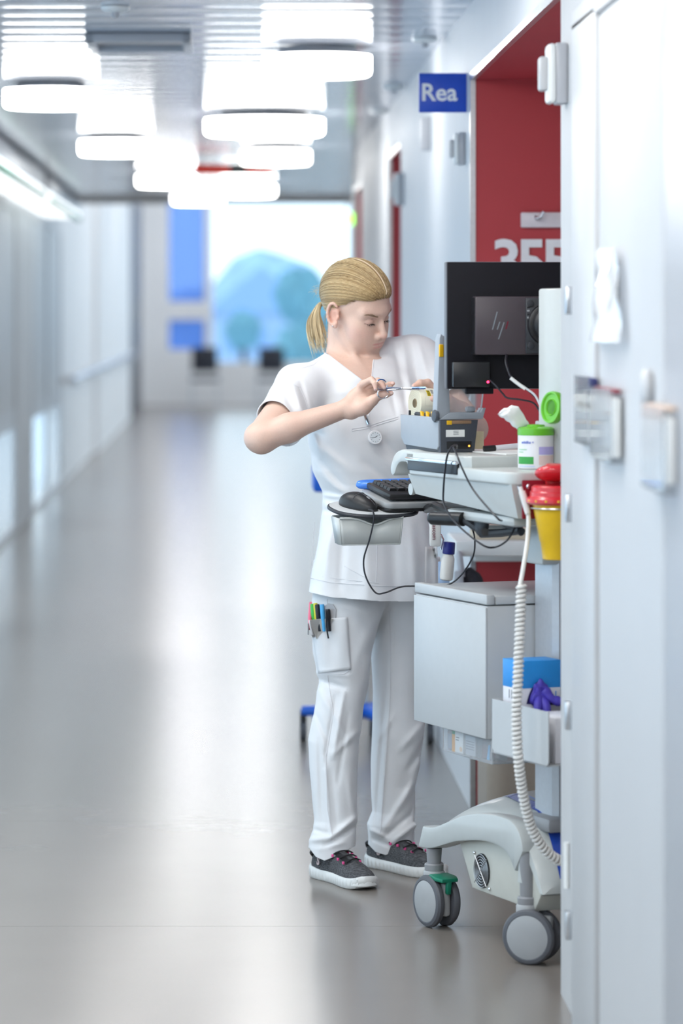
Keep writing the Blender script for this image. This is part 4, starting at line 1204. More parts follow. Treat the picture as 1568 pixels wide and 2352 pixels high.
# ------------------------------------------------------------------ implicit-surface tools
class SDF:
    def __init__(s, xs, ys, zs):
        s.x, s.y, s.z = [np.asarray(a, np.float32) for a in (xs, ys, zs)]
        s.D = np.full((len(s.x), len(s.y), len(s.z)), 1.0, np.float32)
    def sl(s, lo, hi):
        return tuple(slice(max(0, int(np.searchsorted(a, l)) - 1), int(np.searchsorted(a, h)) + 1) for a, l, h in zip((s.x, s.y, s.z), lo, hi))
    def op(s, fn, lo, hi, k=0.01, mode='u'):
        q = s.sl(lo, hi)
        X, Y, Z = s.x[q[0]][:, None, None], s.y[q[1]][None, :, None], s.z[q[2]][None, None, :]
        if 0 in (X.size, Y.size, Z.size): return
        d = fn(X, Y, Z)
        c = s.D[q]
        if mode == 's': d = -d
        h = np.maximum(k - np.abs(c - d), 0) / k
        s.D[q] = (np.minimum(c, d) - h * h * k * 0.25) if mode == 'u' else (np.maximum(c, d) + h * h * k * 0.25)
    def cap(s, a, b, r0, r1=None, k=0.01, mode='u'):
        a, b = np.array(a, np.float32), np.array(b, np.float32)
        r1 = r0 if r1 is None else r1
        pad = max(r0, r1) + k + 0.012
        ba = b - a; L2 = float(ba @ ba) + 1e-12
        def fn(X, Y, Z):
            dx, dy, dz = X - a[0], Y - a[1], Z - a[2]
            h = np.clip((dx * ba[0] + dy * ba[1] + dz * ba[2]) / L2, 0, 1)
            return np.sqrt((dx - h * ba[0]) ** 2 + (dy - h * ba[1]) ** 2 + (dz - h * ba[2]) ** 2) - (r0 + (r1 - r0) * h)
        s.op(fn, np.minimum(a, b) - pad, np.maximum(a, b) + pad, k, mode)
    def chain(s, pts, rs, k=0.006):
        for i in range(len(pts) - 1):
            s.cap(pts[i], pts[i + 1], rs[i], rs[i + 1], k)
    def ell(s, c, r, A=None, k=0.01, mode='u'):
        """A: three row vectors = local axes in world space"""
        c = np.array(c, np.float32); r = np.array(r, np.float32)
        A = np.eye(3, dtype=np.float32) if A is None else np.array(A, np.float32)
        pad = max(r) + k + 0.012
        def fn(X, Y, Z):
            dx, dy, dz = X - c[0], Y - c[1], Z - c[2]
            k0 = k1 = 0
            for i in range(3):
                q = (dx * A[i, 0] + dy * A[i, 1] + dz * A[i, 2]) / r[i]
                k0 = k0 + q * q
                k1 = k1 + (q / r[i]) ** 2
            k0 = np.sqrt(k0)
            return k0 * (k0 - 1) / np.maximum(np.sqrt(k1), 1e-6)
        s.op(fn, c - pad, c + pad, k, mode)
    def displace(s, fn, band=0.03):
        i, j, k = np.nonzero(np.abs(s.D) < band)
        p = np.stack([s.x[i], s.y[j], s.z[k]], 1)
        s.D[i, j, k] -= fn(p).astype(np.float32)
    def mesh(s, relax=1):
        D = s.D
        S_ = D < 0
        q = lambda a: slice(0, -1) if a == 0 else slice(1, None)
        n = np.zeros(tuple(d - 1 for d in D.shape), np.int8)
        for c in np.ndindex(2, 2, 2):
            n += S_[q(c[0]), q(c[1]), q(c[2])]
        act = (n > 0) & (n < 8)
        i, j, k = np.nonzero(act)
        shp = n.shape
        flat = (i * shp[1] + j) * shp[2] + k
        acc = np.zeros((len(i), 3)); cnt = np.zeros(len(i))
        corners = list(np.ndindex(2, 2, 2))
        for a in corners:
            for ax in range(3):
                if a[ax]: continue
                b = list(a); b[ax] = 1
                va = D[i + a[0], j + a[1], k + a[2]]; vb = D[i + b[0], j + b[1], k + b[2]]
                m = (va < 0) != (vb < 0)
                t = np.where(m, va / np.where(va == vb, 1, va - vb), 0)
                pa = np.stack([s.x[i + a[0]], s.y[j + a[1]], s.z[k + a[2]]], 1)
                pb = np.stack([s.x[i + b[0]], s.y[j + b[1]], s.z[k + b[2]]], 1)
                acc += np.where(m[:, None], pa + (pb - pa) * t[:, None], 0)
                cnt += m
        V = acc / np.maximum(cnt, 1)[:, None]
        quads = []
        cells = lambda a, b, c: np.searchsorted(flat, (a * shp[1] + b) * shp[2] + c)
        for ax in range(3):
            lo = [slice(1, -1)] * 3; hi = [slice(1, -1)] * 3
            lo[ax] = slice(0, -1); hi[ax] = slice(1, None)
            A_, B_ = S_[tuple(lo)], S_[tuple(hi)]
            e = np.nonzero(A_ != B_)
            g = [e[0] + 1, e[1] + 1, e[2] + 1]
            g[ax] = g[ax] - 1
            u, v = [(1, 2), (2, 0), (0, 1)][ax]
            def cc(du, dv):
                h = [g[0], g[1], g[2]]
                h[u] = h[u] - du; h[v] = h[v] - dv
                return cells(*h)
            Q4 = np.stack([cc(1, 1), cc(0, 1), cc(0, 0), cc(1, 0)], 1)
            flip = ~A_[e]
            Q4[flip] = Q4[flip][:, ::-1]
            quads.append(Q4)
        Fq = np.concatenate(quads)
        for _ in range(relax):
            sm = np.zeros_like(V); ct = np.zeros(len(V))
            for a in range(4):
                for b in ((a + 1) % 4, (a + 3) % 4):
                    for d in range(3):
                        sm[:, d] += np.bincount(Fq[:, a], V[Fq[:, b], d], len(V))
                    ct += np.bincount(Fq[:, a], minlength=len(V))
            V = V * 0.5 + 0.5 * sm / np.maximum(ct, 1)[:, None]
        return V, Fq

def topx(V):
    """world points -> photo pixels"""
    return CX + F * V[:, 0] / V[:, 1], CY + F * (EYE - V[:, 2]) / V[:, 1]

def clip_mesh(V, Q4, g):
    """keep the part of the mesh where g > 0, cutting triangles along g = 0"""
    T = np.concatenate([Q4[:, [0, 1, 2]], Q4[:, [0, 2, 3]]]) if Q4.shape[1] == 4 else Q4
    ins = g[T] > 0
    n = ins.sum(1)
    keep = T[n == 3]
    nv = [V]; off = len(V); out = [keep]
    cut = {}
    extra = []
    tris = []
    def mid(a, b):
        key = (a, b) if a < b else (b, a)
        if key not in cut:
            t = g[a] / (g[a] - g[b])
            cut[key] = off + len(extra)
            extra.append(V[a] + (V[b] - V[a]) * t)
        return cut[key]
    for t, m in zip(T[(n == 1) | (n == 2)], ins[(n == 1) | (n == 2)]):
        if m.sum() == 1:
            r = int(np.argmax(m)); a, b, c = t[r], t[(r + 1) % 3], t[(r + 2) % 3]
            tris.append((a, mid(a, b), mid(c, a)))
        else:
            r = int(np.argmin(m)); a, b, c = t[r], t[(r + 1) % 3], t[(r + 2) % 3]
            p, q = mid(a, b), mid(c, a)
            tris += [(p, b, c), (p, c, q)]
    V2 = np.concatenate([V, np.array(extra)]) if extra else V
    F2 = np.concatenate([keep, np.array(tris, dtype=keep.dtype)]) if tris else keep
    used = np.unique(F2)
    mp_ = np.full(len(V2), -1); mp_[used] = np.arange(len(used))
    return V2[used], mp_[F2]

from mathutils.bvhtree import BVHTree
def bvh_of(V, Fc):
    return BVHTree.FromPolygons([tuple(v) for v in V.tolist()], Fc.tolist())
EYEP = Vector((0, 0, EYE))
def hit(bvh, px, py, lift=0.0, dflt=9.2):
    d = (P(px, py, 9.0) - EYEP).normalized()
    loc, nrm, i, dist = bvh.ray_cast(EYEP, d)
    if loc is None: return P(px, py, dflt)
    return loc - d * lift
def patch(bvh, c4, nu, nv, lift, thick, name, m, parent, wave=0.0):
    """cloth patch laid on a surface; c4 = four corner pixels (tl, tr, br, bl)"""
    vs, fs = [], []
    for j in range(nv + 1):
        for i in range(nu + 1):
            u, v = i / nu, j / nv
            x = (1 - v) * ((1 - u) * c4[0][0] + u * c4[1][0]) + v * ((1 - u) * c4[3][0] + u * c4[2][0])
            y = (1 - v) * ((1 - u) * c4[0][1] + u * c4[1][1]) + v * ((1 - u) * c4[3][1] + u * c4[2][1])
            vs.append(hit(bvh, x, y, lift + wave * math.sin(3 * math.pi * u) * math.sin(math.pi * v)))
    for j in range(nv):
        for i in range(nu):
            q = j * (nu + 1) + i
            fs.append([q, q + nu + 1, q + nu + 2, q + 1])
    o = link_mesh(name, [tuple(v) for v in vs], fs, m, parent)
    md = o.modifiers.new('thick', 'SOLIDIFY'); md.thickness = thick; md.offset = -1
    return o
def seam(bvh, pts, name, m, parent, r=0.0011, lift=0.0006, n=6):
    out = []
    for i in range(len(pts) - 1):
        for k_ in range(n):
            t = k_ / n
            out.append(hit(bvh, pts[i][0] + (pts[i + 1][0] - pts[i][0]) * t, pts[i][1] + (pts[i + 1][1] - pts[i][1]) * t, lift))
    out.append(hit(bvh, pts[-1][0], pts[-1][1], lift))
    return MB().tube(out, r, 6).build(name, m, parent)
def creases(V, lst, ymax):
    """fold displacement: list of (x0, y0, x1, y1, width_px, amplitude_m), on the side facing the camera"""
    px, py = topx(V)
    d = np.zeros(len(V))
    for x0, y0, x1, y1, w, A in lst:
        L2 = (x1 - x0) ** 2 + (y1 - y0) ** 2
        t = ((px - x0) * (x1 - x0) + (py - y0) * (y1 - y0)) / L2
        tc = np.clip(t, 0, 1)
        dd = np.hypot(px - x0 - tc * (x1 - x0), py - y0 - tc * (y1 - y0))
        d += A * np.exp(-(dd / w) ** 2) * np.sin(np.pi * np.clip(tc * 0.9 + 0.05, 0, 1)) ** 0.5
    return np.where(V[:, 1] < ymax, d, 0)
def wrinkle(V, seed, n, f0, f1, A, stretch=(1, 1, 1)):
    r = np.random.default_rng(seed)
    d = np.zeros(len(V))
    for i in range(n):
        f = f0 + (f1 - f0) * r.random()
        v = r.normal(size=3) * np.array(stretch); v /= np.linalg.norm(v)
        d += np.sin(V @ (v * f * 2 * np.pi) + r.random() * 6.28) * A / math.sqrt(n)
    return d
lin = lambda *parts: np.concatenate([np.arange(a, b, st) for a, b, st in parts]).astype(np.float32)

# ------------------------------------------------------------------ pose
def rotm(yaw, pitch, roll):
    """rows: forward, left, up"""
    f = np.array([math.sin(yaw), -math.cos(yaw), 0]); l = np.array([math.cos(yaw), math.sin(yaw), 0]); u = np.array([0, 0, 1.0])
    f2 = f * math.cos(pitch) - u * math.sin(pitch); u2 = f * math.sin(pitch) + u * math.cos(pitch)
    l2 = l * math.cos(roll) + u2 * math.sin(roll); u3 = u2 * math.cos(roll) - l * math.sin(roll)
    return np.array([f2, l2, u3])
HA = rotm(math.radians(50), math.radians(19), math.radians(9))
HC = np.array(P(817, 713, 9.30))
hp_ = lambda f, l, u: HC + HA.T @ np.array([f, l, u])
TY = math.radians(28)
TL_ = np.array([math.cos(TY), math.sin(TY), 0]); TF = np.array([math.sin(TY), -math.cos(TY), 0])
SR, ER, WR = P(690, 893, 9.21), P(600, 1006, 9.0), P(797, 938, 8.985)
SL_, EL, WL_ = P(958, 826, 9.38), P(1086, 985, 9.24), P(1016, 922, 9.03)

TOR = [(812, 826, 60), (840, 832, 92), (870, 838, 118), (900, 842, 130), (950, 848, 136), (1005, 851, 136), (1080, 849, 127), (1110, 853, 117), (1140, 858, 113), (1200, 862, 122), (1300, 863, 141), (1365, 861, 150), (1420, 861, 152)]
tz = np.array([EYE - (r[0] - CY) * 9.3 / F for r in TOR])[::-1]
tx = np.array([(r[1] - CX) * 9.3 / F for r in TOR])[::-1]
trx = np.array([r[2] * 9.3 / F / 0.9455 for r in TOR])[::-1]
def torso_fn(dr, ztop, zbot):
    def fn(X, Y, Z):
        cx = np.interp(Z, tz, tx); rx = np.interp(Z, tz, trx) + dr; ry = rx * 0.72
        dx, dy = X - cx, Y - 9.31
        a = (dx * TL_[0] + dy * TL_[1]) / rx; b = (dx * TF[0] + dy * TF[1]) / ry
        k0 = (np.abs(a) ** 2.3 + np.abs(b) ** 2.3) ** (1 / 2.3)
        d = (k0 - 1) * np.minimum(rx, ry)
        return np.maximum(np.maximum(d, Z - ztop), zbot - Z).astype(np.float32)
    return fn

# legs: (py, centre px, half width px) and depth
LEGR = [(1330, 802, 82), (1400, 798, 84), (1500, 787, 69), (1570, 790, 58), (1620, 779, 57), (1700, 765, 58), (1760, 765, 55), (1880, 769, 48), (1915, 764, 51), (1940, 761, 53), (1985, 762, 52)]
LEGL = [(1330, 930, 84), (1400, 930, 78), (1500, 923, 66), (1600, 921, 61), (1700, 919, 62), (1760, 914, 57), (1820, 908, 50), (1880, 909, 49), (1910, 902, 56), (1940, 903, 54), (1985, 903, 54)]
def leg_fn(tab, y0, y1, dr, ztop, zbot, depth=0.95):
    Yr = 9.25
    z = np.array([EYE - (r[0] - CY) * Yr / F for r in tab])[::-1]
    x = np.array([(r[1] - CX) * Yr / F for r in tab])[::-1]
    w = np.array([r[2] * Yr / F for r in tab])[::-1] + dr
    def fn(X, Y, Z):
        cx, rx = np.interp(Z, z, x), np.interp(Z, z, w)
        cy = y1 + (y0 - y1) * np.clip(Z / 0.75, 0, 1)
        k0 = np.sqrt(((X - cx) / rx) ** 2 + ((Y - cy) / (rx * depth)) ** 2)
        return np.maximum(np.maximum((k0 - 1) * rx * 0.95, Z - ztop), zbot - Z).astype(np.float32)
    return fn
RY0, RY1, LY0, LY1 = 9.29, 9.20, 9.36, 9.40

# ------------------------------------------------------------------ body: one continuous skin
B = SDF(lin((0.03, 0.235, 0.003), (0.235, 0.565, 0.0017), (0.565, 0.74, 0.003)),
        lin((8.90, 9.40, 0.0018), (9.40, 9.62, 0.004)),
        lin((0.0, 1.19, 0.009), (1.19, 1.665, 0.0017)))
big = ((0.03, 8.9, 0.0), (0.74, 9.62, 1.7))
B.op(torso_fn(-0.014, EYE - (822 - CY) * 9.3 / F, 0.79), *big, k=0.01)
B.op(leg_fn(LEGR, RY0, RY1, -0.018, 0.81, 0.06), *big, k=0.03)
B.op(leg_fn(LEGL, LY0, LY1, -0.018, 0.81, 0.06), *big, k=0.03)
# shoulders, arms
NB = P(791, 838, 9.33)
B.cap(P(775, 852, 9.31), SR, 0.040, 0.050, 0.03)
B.cap(P(835, 838, 9.34), SL_, 0.042, 0.050, 0.03)
B.cap(SR, ER, 0.050, 0.041, 0.02)
B.cap(ER, P(665, 982, 8.992), 0.038, 0.0345, 0.012)
B.cap(P(665, 982, 8.992), WR, 0.0345, 0.0225, 0.02)
B.ell(P(583, 1004, 9.005), (0.020, 0.022, 0.024), None, 0.02)
B.cap(SL_, EL, 0.047, 0.038, 0.02)
B.cap(EL, P(1052, 955, 9.13), 0.038, 0.037, 0.012)
B.cap(P(1052, 955, 9.13), WL_, 0.037, 0.026, 0.015)
# neck with the tendon on the near side
B.cap(NB, hp_(-0.030, 0, -0.03), 0.050, 0.046, 0.03)
B.cap(P(806, 835, 9.30), hp_(-0.005, 0, -0.06), 0.038, 0.034, 0.02)
B.cap(hp_(-0.02, -0.045, -0.04), P(838, 862, 9.235), 0.008, 0.007, 0.012)
B.cap(P(838, 866, 9.235), P(760, 838, 9.25), 0.010, 0.008, 0.02)
# head
def HE(c, r, k, mode='u'): B.ell(hp_(*c), r, HA, k, mode)
def HCp(a, b, r0, r1, k, mode='u'): B.cap(hp_(*a), hp_(*b), r0, r1, k, mode)
HE((-0.008, 0, 0.045), (0.097, 0.075, 0.087), 0.02)
HE((0.030, 0, -0.020), (0.058, 0.0545, 0.083), 0.03)
HE((0.030, 0, -0.068), (0.046, 0.040, 0.042), 0.03)
HE((0.068, 0, -0.107), (0.0180, 0.0185, 0.0150), 0.026)
for s_ in (-1, 1):
    HCp((-0.004, s_ * 0.046, -0.048), (0.060, s_ * 0.013, -0.106), 0.0125, 0.011, 0.016)
    HE((0.052, s_ * 0.044, -0.024), (0.020, 0.017, 0.019), 0.03)
    HCp((0.0835, s_ * 0.010, 0.024), (0.066, s_ * 0.046, 0.022), 0.0095, 0.0085, 0.022)
    HE((0.062, s_ * 0.030, -0.050), (0.022, 0.018, 0.022), 0.03)
HCp((0.0835, 0, 0.018), (0.104, 0, -0.030), 0.0062, 0.0085, 0.012)
HE((0.1065, 0, -0.0355), (0.0095, 0.0092, 0.0085), 0.008)
for s_ in (-1, 1):
    HE((0.0950, s_ * 0.0112, -0.0405), (0.0090, 0.0058, 0.0068), 0.006)
    HE((0.1000, s_ * 0.0068, -0.0475), (0.0045, 0.0028, 0.0040), 0.003, 's')
    HE((0.0985, s_ * 0.032, 0.001), (0.017, 0.020, 0.0115), 0.016, 's')
    HE((0.0715, s_ * 0.0315, -0.0005), (0.0130, 0.0150, 0.0118), 0.004)
    HCp((0.0850, s_ * 0.016, 0.0082), (0.0700, s_ * 0.047, 0.0065), 0.0009, 0.0009, 0.004, 's')
    HCp((0.0860, s_ * 0.019, -0.0085), (0.0735, s_ * 0.046, -0.0060), 0.0009, 0.0009, 0.003, 's')
# mouth
HE((0.071, 0, -0.067), (0.022, 0.026, 0.022), 0.024)
for s_ in (-1, 1):
    HCp((0.0915, s_ * 0.003, -0.0622), (0.0800, s_ * 0.0258, -0.0572), 0.0036, 0.0014, 0.004)
    HCp((0.0900, 0, -0.0715), (0.0800, s_ * 0.0230, -0.0605), 0.0052, 0.0016, 0.005)
    HCp((0.0962, 0, -0.0663), (0.0830, s_ * 0.0275, -0.0578), 0.0009, 0.0009, 0.002, 's')
    HE((0.0815, s_ * 0.0305, -0.0568), (0.003, 0.003, 0.004), 0.005, 's')
HE((0.0925, 0, -0.0845), (0.006, 0.016, 0.005), 0.012, 's')
HCp((0.104, 0, -0.050), (0.1005, 0, -0.058), 0.0022, 0.0022, 0.005, 's')
# ears
for s_ in (-1, 1):
    ec = np.array([-0.010, s_ * 0.0755, -0.004])
    HE(tuple(ec), (0.016, 0.0055, 0.026), 0.008)
    rim = []
    for t in np.linspace(-2.3, 2.2, 13):
        rim.append(hp_(ec[0] - 0.016 * math.cos(t) - 0.004 * math.sin(t), ec[1] + s_ * (0.006 + 0.004 * math.cos(t)), ec[2] + 0.029 * math.sin(t) + 0.003))
    B.chain(rim, [0.0040] * 13, 0.003)
    HE((-0.004, s_ * 0.0875, -0.006), (0.009, 0.010, 0.015), 0.004, 's')
    HE((-0.009, s_ * 0.085, 0.013), (0.006, 0.004, 0.006), 0.004, 's')
    HE((0.001, s_ * 0.079, -0.030), (0.007, 0.005, 0.009), 0.006)
    HE((0.006, s_ * 0.078, -0.008), (0.003, 0.005, 0.006), 0.004)
# right hand (palm to the camera, fingers through the scissors)
H = lambda l: [P(*q) for q in l]
pal = H([(798, 935, 8.985), (818, 912, 8.994), (833, 889, 8.985)])
B.chain(pal, [0.0235, 0.0205, 0.0135], 0.010)
B.chain(H([(806, 942, 8.985), (828, 926, 8.985), (846, 905, 8.992)]), [0.0225, 0.0195, 0.0140], 0.010)
B.chain(H([(808, 946, 8.975), (834, 936, 8.965), (856, 921, 8.962)]), [0.0185, 0.0185, 0.0130], 0.010)
B.chain(H([(830, 888, 8.982), (834, 882, 8.972), (853, 872, 8.950), (861, 881, 8.935), (862, 893, 8.930)]), [0.0125, 0.0105, 0.0080, 0.0072, 0.0048], 0.0035)
B.chain(H([(838, 890, 8.988), (845, 885, 8.978), (867, 875, 8.956), (877, 882, 8.943), (881, 890, 8.938)]), [0.0125, 0.0108, 0.0084, 0.0076, 0.0052], 0.0035)
B.chain(H([(842, 896, 8.992), (852, 891, 8.984), (876, 886, 8.970), (890, 886, 8.960), (897, 889, 8.957)]), [0.0125, 0.0108, 0.0084, 0.0072, 0.0050], 0.0035)
B.chain(H([(846, 904, 8.994), (858, 899, 8.990), (881, 890, 8.982), (894, 884, 8.976), (902, 881, 8.974)]), [0.0128, 0.0112, 0.0088, 0.0080, 0.0058], 0.0035)
B.chain(H([(842, 930, 8.970), (856, 919, 8.960), (871, 909, 8.955), (886, 905, 8.954), (898, 903, 8.956)]), [0.0170, 0.0125, 0.0098, 0.0096, 0.0062], 0.005)
# left hand round the roll
B.chain(H([(1014, 924, 9.03), (1004, 908, 9.035), (996, 900, 9.030)]), [0.026, 0.024, 0.016], 0.012)
B.chain(H([(1012, 934, 9.03), (1003, 930, 9.035), (998, 938, 9.03)]), [0.025, 0.022, 0.016], 0.012)
B.chain(H([(998, 896, 9.020), (982, 879, 9.012), (964, 880, 9.000), (951, 886, 8.992)]), [0.0120, 0.0098, 0.0088, 0.0062], 0.005)
B.chain(H([(1010, 925, 9.0), (1004, 919, 8.962), (992, 917, 8.944), (982, 920, 8.940)]), [0.0150, 0.0105, 0.0098, 0.0072], 0.006)
B.chain(H([(1002, 940, 9.02), (1000, 948, 8.985), (990, 949, 8.965), (983, 949, 8.960)]), [0.0120, 0.0096, 0.0086, 0.0062], 0.005)
B.chain(H([(1000, 946, 9.03), (975, 962, 9.012), (955, 960, 9.0), (943, 956, 8.992)]), [0.0120, 0.0092, 0.0080, 0.0056], 0.005)
BV, BF = B.mesh(1)
del B
# skin colours: lips, ears, cheeks, finger tips
loc = (BV - HC) @ HA.T
skin = np.tile(np.array([0.71, 0.49, 0.395]), (len(BV), 1))
def tint(c, r, col, amt, k=1.0):
    d = np.sqrt((((loc - np.array(c)) / np.array(r)) ** 2).sum(1))
    w = np.clip((1.25 - d) / 0.5, 0, 1)[:, None] * amt
    skin[:] = skin * (1 - w) + np.array(col) * w
for s_ in (-1, 1):
    tint((0.058, s_ * 0.048, -0.036), (0.03, 0.025, 0.025), (0.74, 0.45, 0.37), 0.5)
    tint((-0.010, s_ * 0.080, 0.0), (0.022, 0.012, 0.032), (0.74, 0.36, 0.27), 0.55)
    tint((0.090, s_ * 0.010, -0.0618), (0.016, 0.013, 0.0034), (0.60, 0.27, 0.23), 0.8)
    tint((0.088, s_ * 0.008, -0.0705), (0.018, 0.012, 0.0045), (0.64, 0.30, 0.26), 0.8)
    tint((0.076, s_ * 0.032, 0.0), (0.016, 0.018, 0.010), (0.66, 0.42, 0.35), 0.5)
tint((0.108, 0, -0.037), (0.012, 0.012, 0.010), (0.74, 0.43, 0.36), 0.5)
def tintw(p, r, col, amt):
    d = np.linalg.norm(BV - np.array(p), axis=1)
    w = np.clip(1.3 - d / r, 0, 1)[:, None] * amt
    skin[:] = skin * (1 - w) + np.array(col) * w
for q in ((862, 896, 8.932), (881, 892, 8.942), (901, 882, 8.974), (899, 903, 8.956), (950, 886, 8.99), (981, 920, 8.94), (982, 949, 8.96), (942, 956, 8.99), (583, 1004, 9.0), (1096, 990, 9.24)):
    tintw(P(*q), 0.014, (0.76, 0.42, 0.34), 0.6)
M_skin = mat('skin', (0.74, 0.52, 0.425), 0.45, var=0.03, scale=300, sss=0.12, spec=0.4, attr='Col', bump=0.04, bscale=900)
M_skin.node_tree.nodes['Principled BSDF'].inputs['Subsurface Radius'].default_value = (1.0, 0.4, 0.25)
M_skin.node_tree.nodes['Principled BSDF'].inputs['Subsurface Scale'].default_value = 0.008
person = thing('person', 'person in white tunic and trousers cutting a label roll with scissors', 'person', (0.36, 9.3, 0))
body = link_mesh('body', BV, BF, M_skin, person, angle=0, colors=skin)
bvB = bvh_of(BV, BF)

# brows, lashes, lid lines
M_brow = mat('brow_hair', (0.36, 0.24, 0.16), 0.6)
M_lash = mat('lash_hair', (0.035, 0.022, 0.018), 0.6)
def near(p):
    loc_, n_, i_, d_ = bvB.find_nearest(Vector(p))
    return loc_, n_
def brow(s_):
    m = MB()
    for i in range(110):
        t = random.random()
        l = s_ * (0.014 + 0.034 * t)
        u = 0.0205 + 0.0025 * math.sin(t * 2.6) + random.uniform(-.0024, .0024) * (1 - .5 * t)
        p, n_ = near(hp_(0.085 - 0.012 * t, l, u))
        p2, n2 = near(hp_(0.083 - 0.012 * t, l + s_ * 0.007, u + 0.001 - 0.002 * t))
        m.tube([p + n_ * 0.0003, p.lerp(p2, .5) + n_ * 0.0010, p2 + n2 * 0.0004], [0.00028, 0.00026, 0.0001], 4)
    return m.build('eyebrow', M_brow, body)
def lash(s_):
    m = MB()
    line = []
    for t in np.linspace(0, .9, 12):
        l = s_ * (0.0185 + 0.027 * t)
        u = -0.0060 - 0.0032 * math.sin(math.pi * t) + 0.002 * t
        p, n_ = near(hp_(0.088 - 0.012 * t, l, u))
        line.append(p + n_ * 0.0004)
    m.tube(line, [0.0003] + [0.0009] * 10 + [0.0004], 6)
    for i in range(26):
        k_ = random.random() * 10.99
        p = line[int(k_)].lerp(line[int(k_) + 1], k_ % 1)
        out = Vector(HA.T @ np.array([0.006, s_ * 0.002 * (k_ / 11 - .2), -0.0028 + random.uniform(-.001, .001)]))
        m.tube([p, p + out * .6, p + out + Vector((0, 0, .0008))], [0.00035, 0.00025, 0.0001], 4)
    m.build('eyelashes', M_lash, body)
    crease_l = []
    for t in np.linspace(0, 1, 10):
        p, n_ = near(hp_(0.086 - 0.013 * t, s_ * (0.018 + 0.029 * t), 0.0068 + 0.0025 * math.sin(math.pi * t)))
        crease_l.append(p + n_ * 0.0001)
    MB().tube(crease_l, 0.0004, 5).build('lid_fold', mat('lid_fold_skin', (.45, .25, .2), .5), body)
for s_ in (-1, 1):
    brow(s_); lash(s_)
mp_line = [near(hp_(0.0930 - 0.5 * abs(l), l, -0.0663 + 0.31 * abs(l)))[0] for l in np.linspace(-0.025, 0.025, 15)]
MB().tube(mp_line, 0.0007, 5).build('mouth_line', mat('mouth_line', (.22, .06, .05), .5), body)
for c_, r_ in (((-0.001, -0.0855, -0.031), 0.0022),):
    p, n_ = near(hp_(*c_))
    MB().ell(p + n_ * 0.001, (r_, r_, r_), 14, 8).build('ear_stud', M_chrome, body)

M_nail = mat('fingernail', (.80, .56, .50), .25)
for q, d in (((862, 895, 8.926), (.1, -.8, -.5)), ((882, 891, 8.935), (.4, -.8, -.4)), ((901, 880, 8.969), (.5, -.7, .5)), ((899, 902.5, 8.950), (.5, -.8, .2)), ((980, 919, 8.934), (-.4, -.9, .1)), ((947, 887, 8.987), (-.5, -.7, .5))):
    p, n_ = near(P(*q))
    A_ = n_.to_track_quat('Z', 'Y').to_matrix()
    MB().ell(p + n_ * .0002, (.0042, .0042, .0009), 14, 6, A_).build('fingernail', M_nail, body)

# ------------------------------------------------------------------ hair
HCEN = np.array([-0.008, 0, 0.045]); HR = np.array([0.1045, 0.0810, 0.0925])
TIE = np.array([-0.090, 0.0, -0.008])
def hline(f, l):
    """lowest height of the hair for a forward position, in head axes"""
    return np.where(f > 0, 0.024 + 0.42 * f + 0.010 * np.exp(-((f - 0.048) / 0.02) ** 2) + 0.25 * np.maximum(f - 0.075, 0), 0.026 + 1.05 * f)
QF = np.array([0.0885, 0.004, 0.046])
dT = (TIE - HCEN) / np.linalg.norm(TIE - HCEN); dQ = (QF - HCEN) / np.linalg.norm(QF - HCEN)
xh = np.array([dT[2], 0, -dT[0]]); xh /= np.linalg.norm(xh)
if xh[2] < 0: xh = -xh
yh = np.array([0, 1.0, 0])
wQ = np.array([dQ @ xh, dQ @ yh]) / (1 - dQ @ dT)
def on_cap(s_, ph, k_=1.0):
    """s_: 0 at the forehead, 1 at the hair tie; ph: heading there (0 = over the crown); circles through both points"""
    s_ = np.clip(np.asarray(s_, float), 1e-4, 1 - 1e-4)
    t = 1.0 * s_ / (1 - s_)
    wx, wy = wQ[0] + t * np.cos(ph), wQ[1] + t * np.sin(ph)
    m2 = wx * wx + wy * wy
    d = (2 * wx[..., None] * xh + 2 * wy[..., None] * yh + (m2 - 1)[..., None] * dT) / (m2 + 1)[..., None]
    return HCEN + d / np.sqrt(((d / HR) ** 2).sum(-1))[..., None]
M_hair = mat('blond_hair', (0.46, 0.31, 0.15), 0.33, var=0.05, scale=40, spec=0.5)
M_hair2 = mat('blond_hair_light', (0.70, 0.53, 0.29), 0.3, var=0.05, scale=40)
M_hair3 = mat('blond_hair_dark', (0.24, 0.15, 0.07), 0.4, var=0.05, scale=40)
def fit(pts, k0=0.02):
    """pull hair points near the hairline down onto the skin (head axes in, world out)"""
    g_ = pts[:, 2] - hline(pts[:, 0], pts[:, 1])
    w_ = np.clip(g_ / k0, 0, 1) ** 0.7
    W = HC + pts @ HA
    for i in np.nonzero(w_ < 1)[0]:
        l_, n_, a_, b_ = bvB.find_nearest(Vector(W[i]))
        q_ = np.array(l_ + n_ * 0.0009)
        W[i] = q_ * (1 - w_[i]) + W[i] * w_[i]
    return W
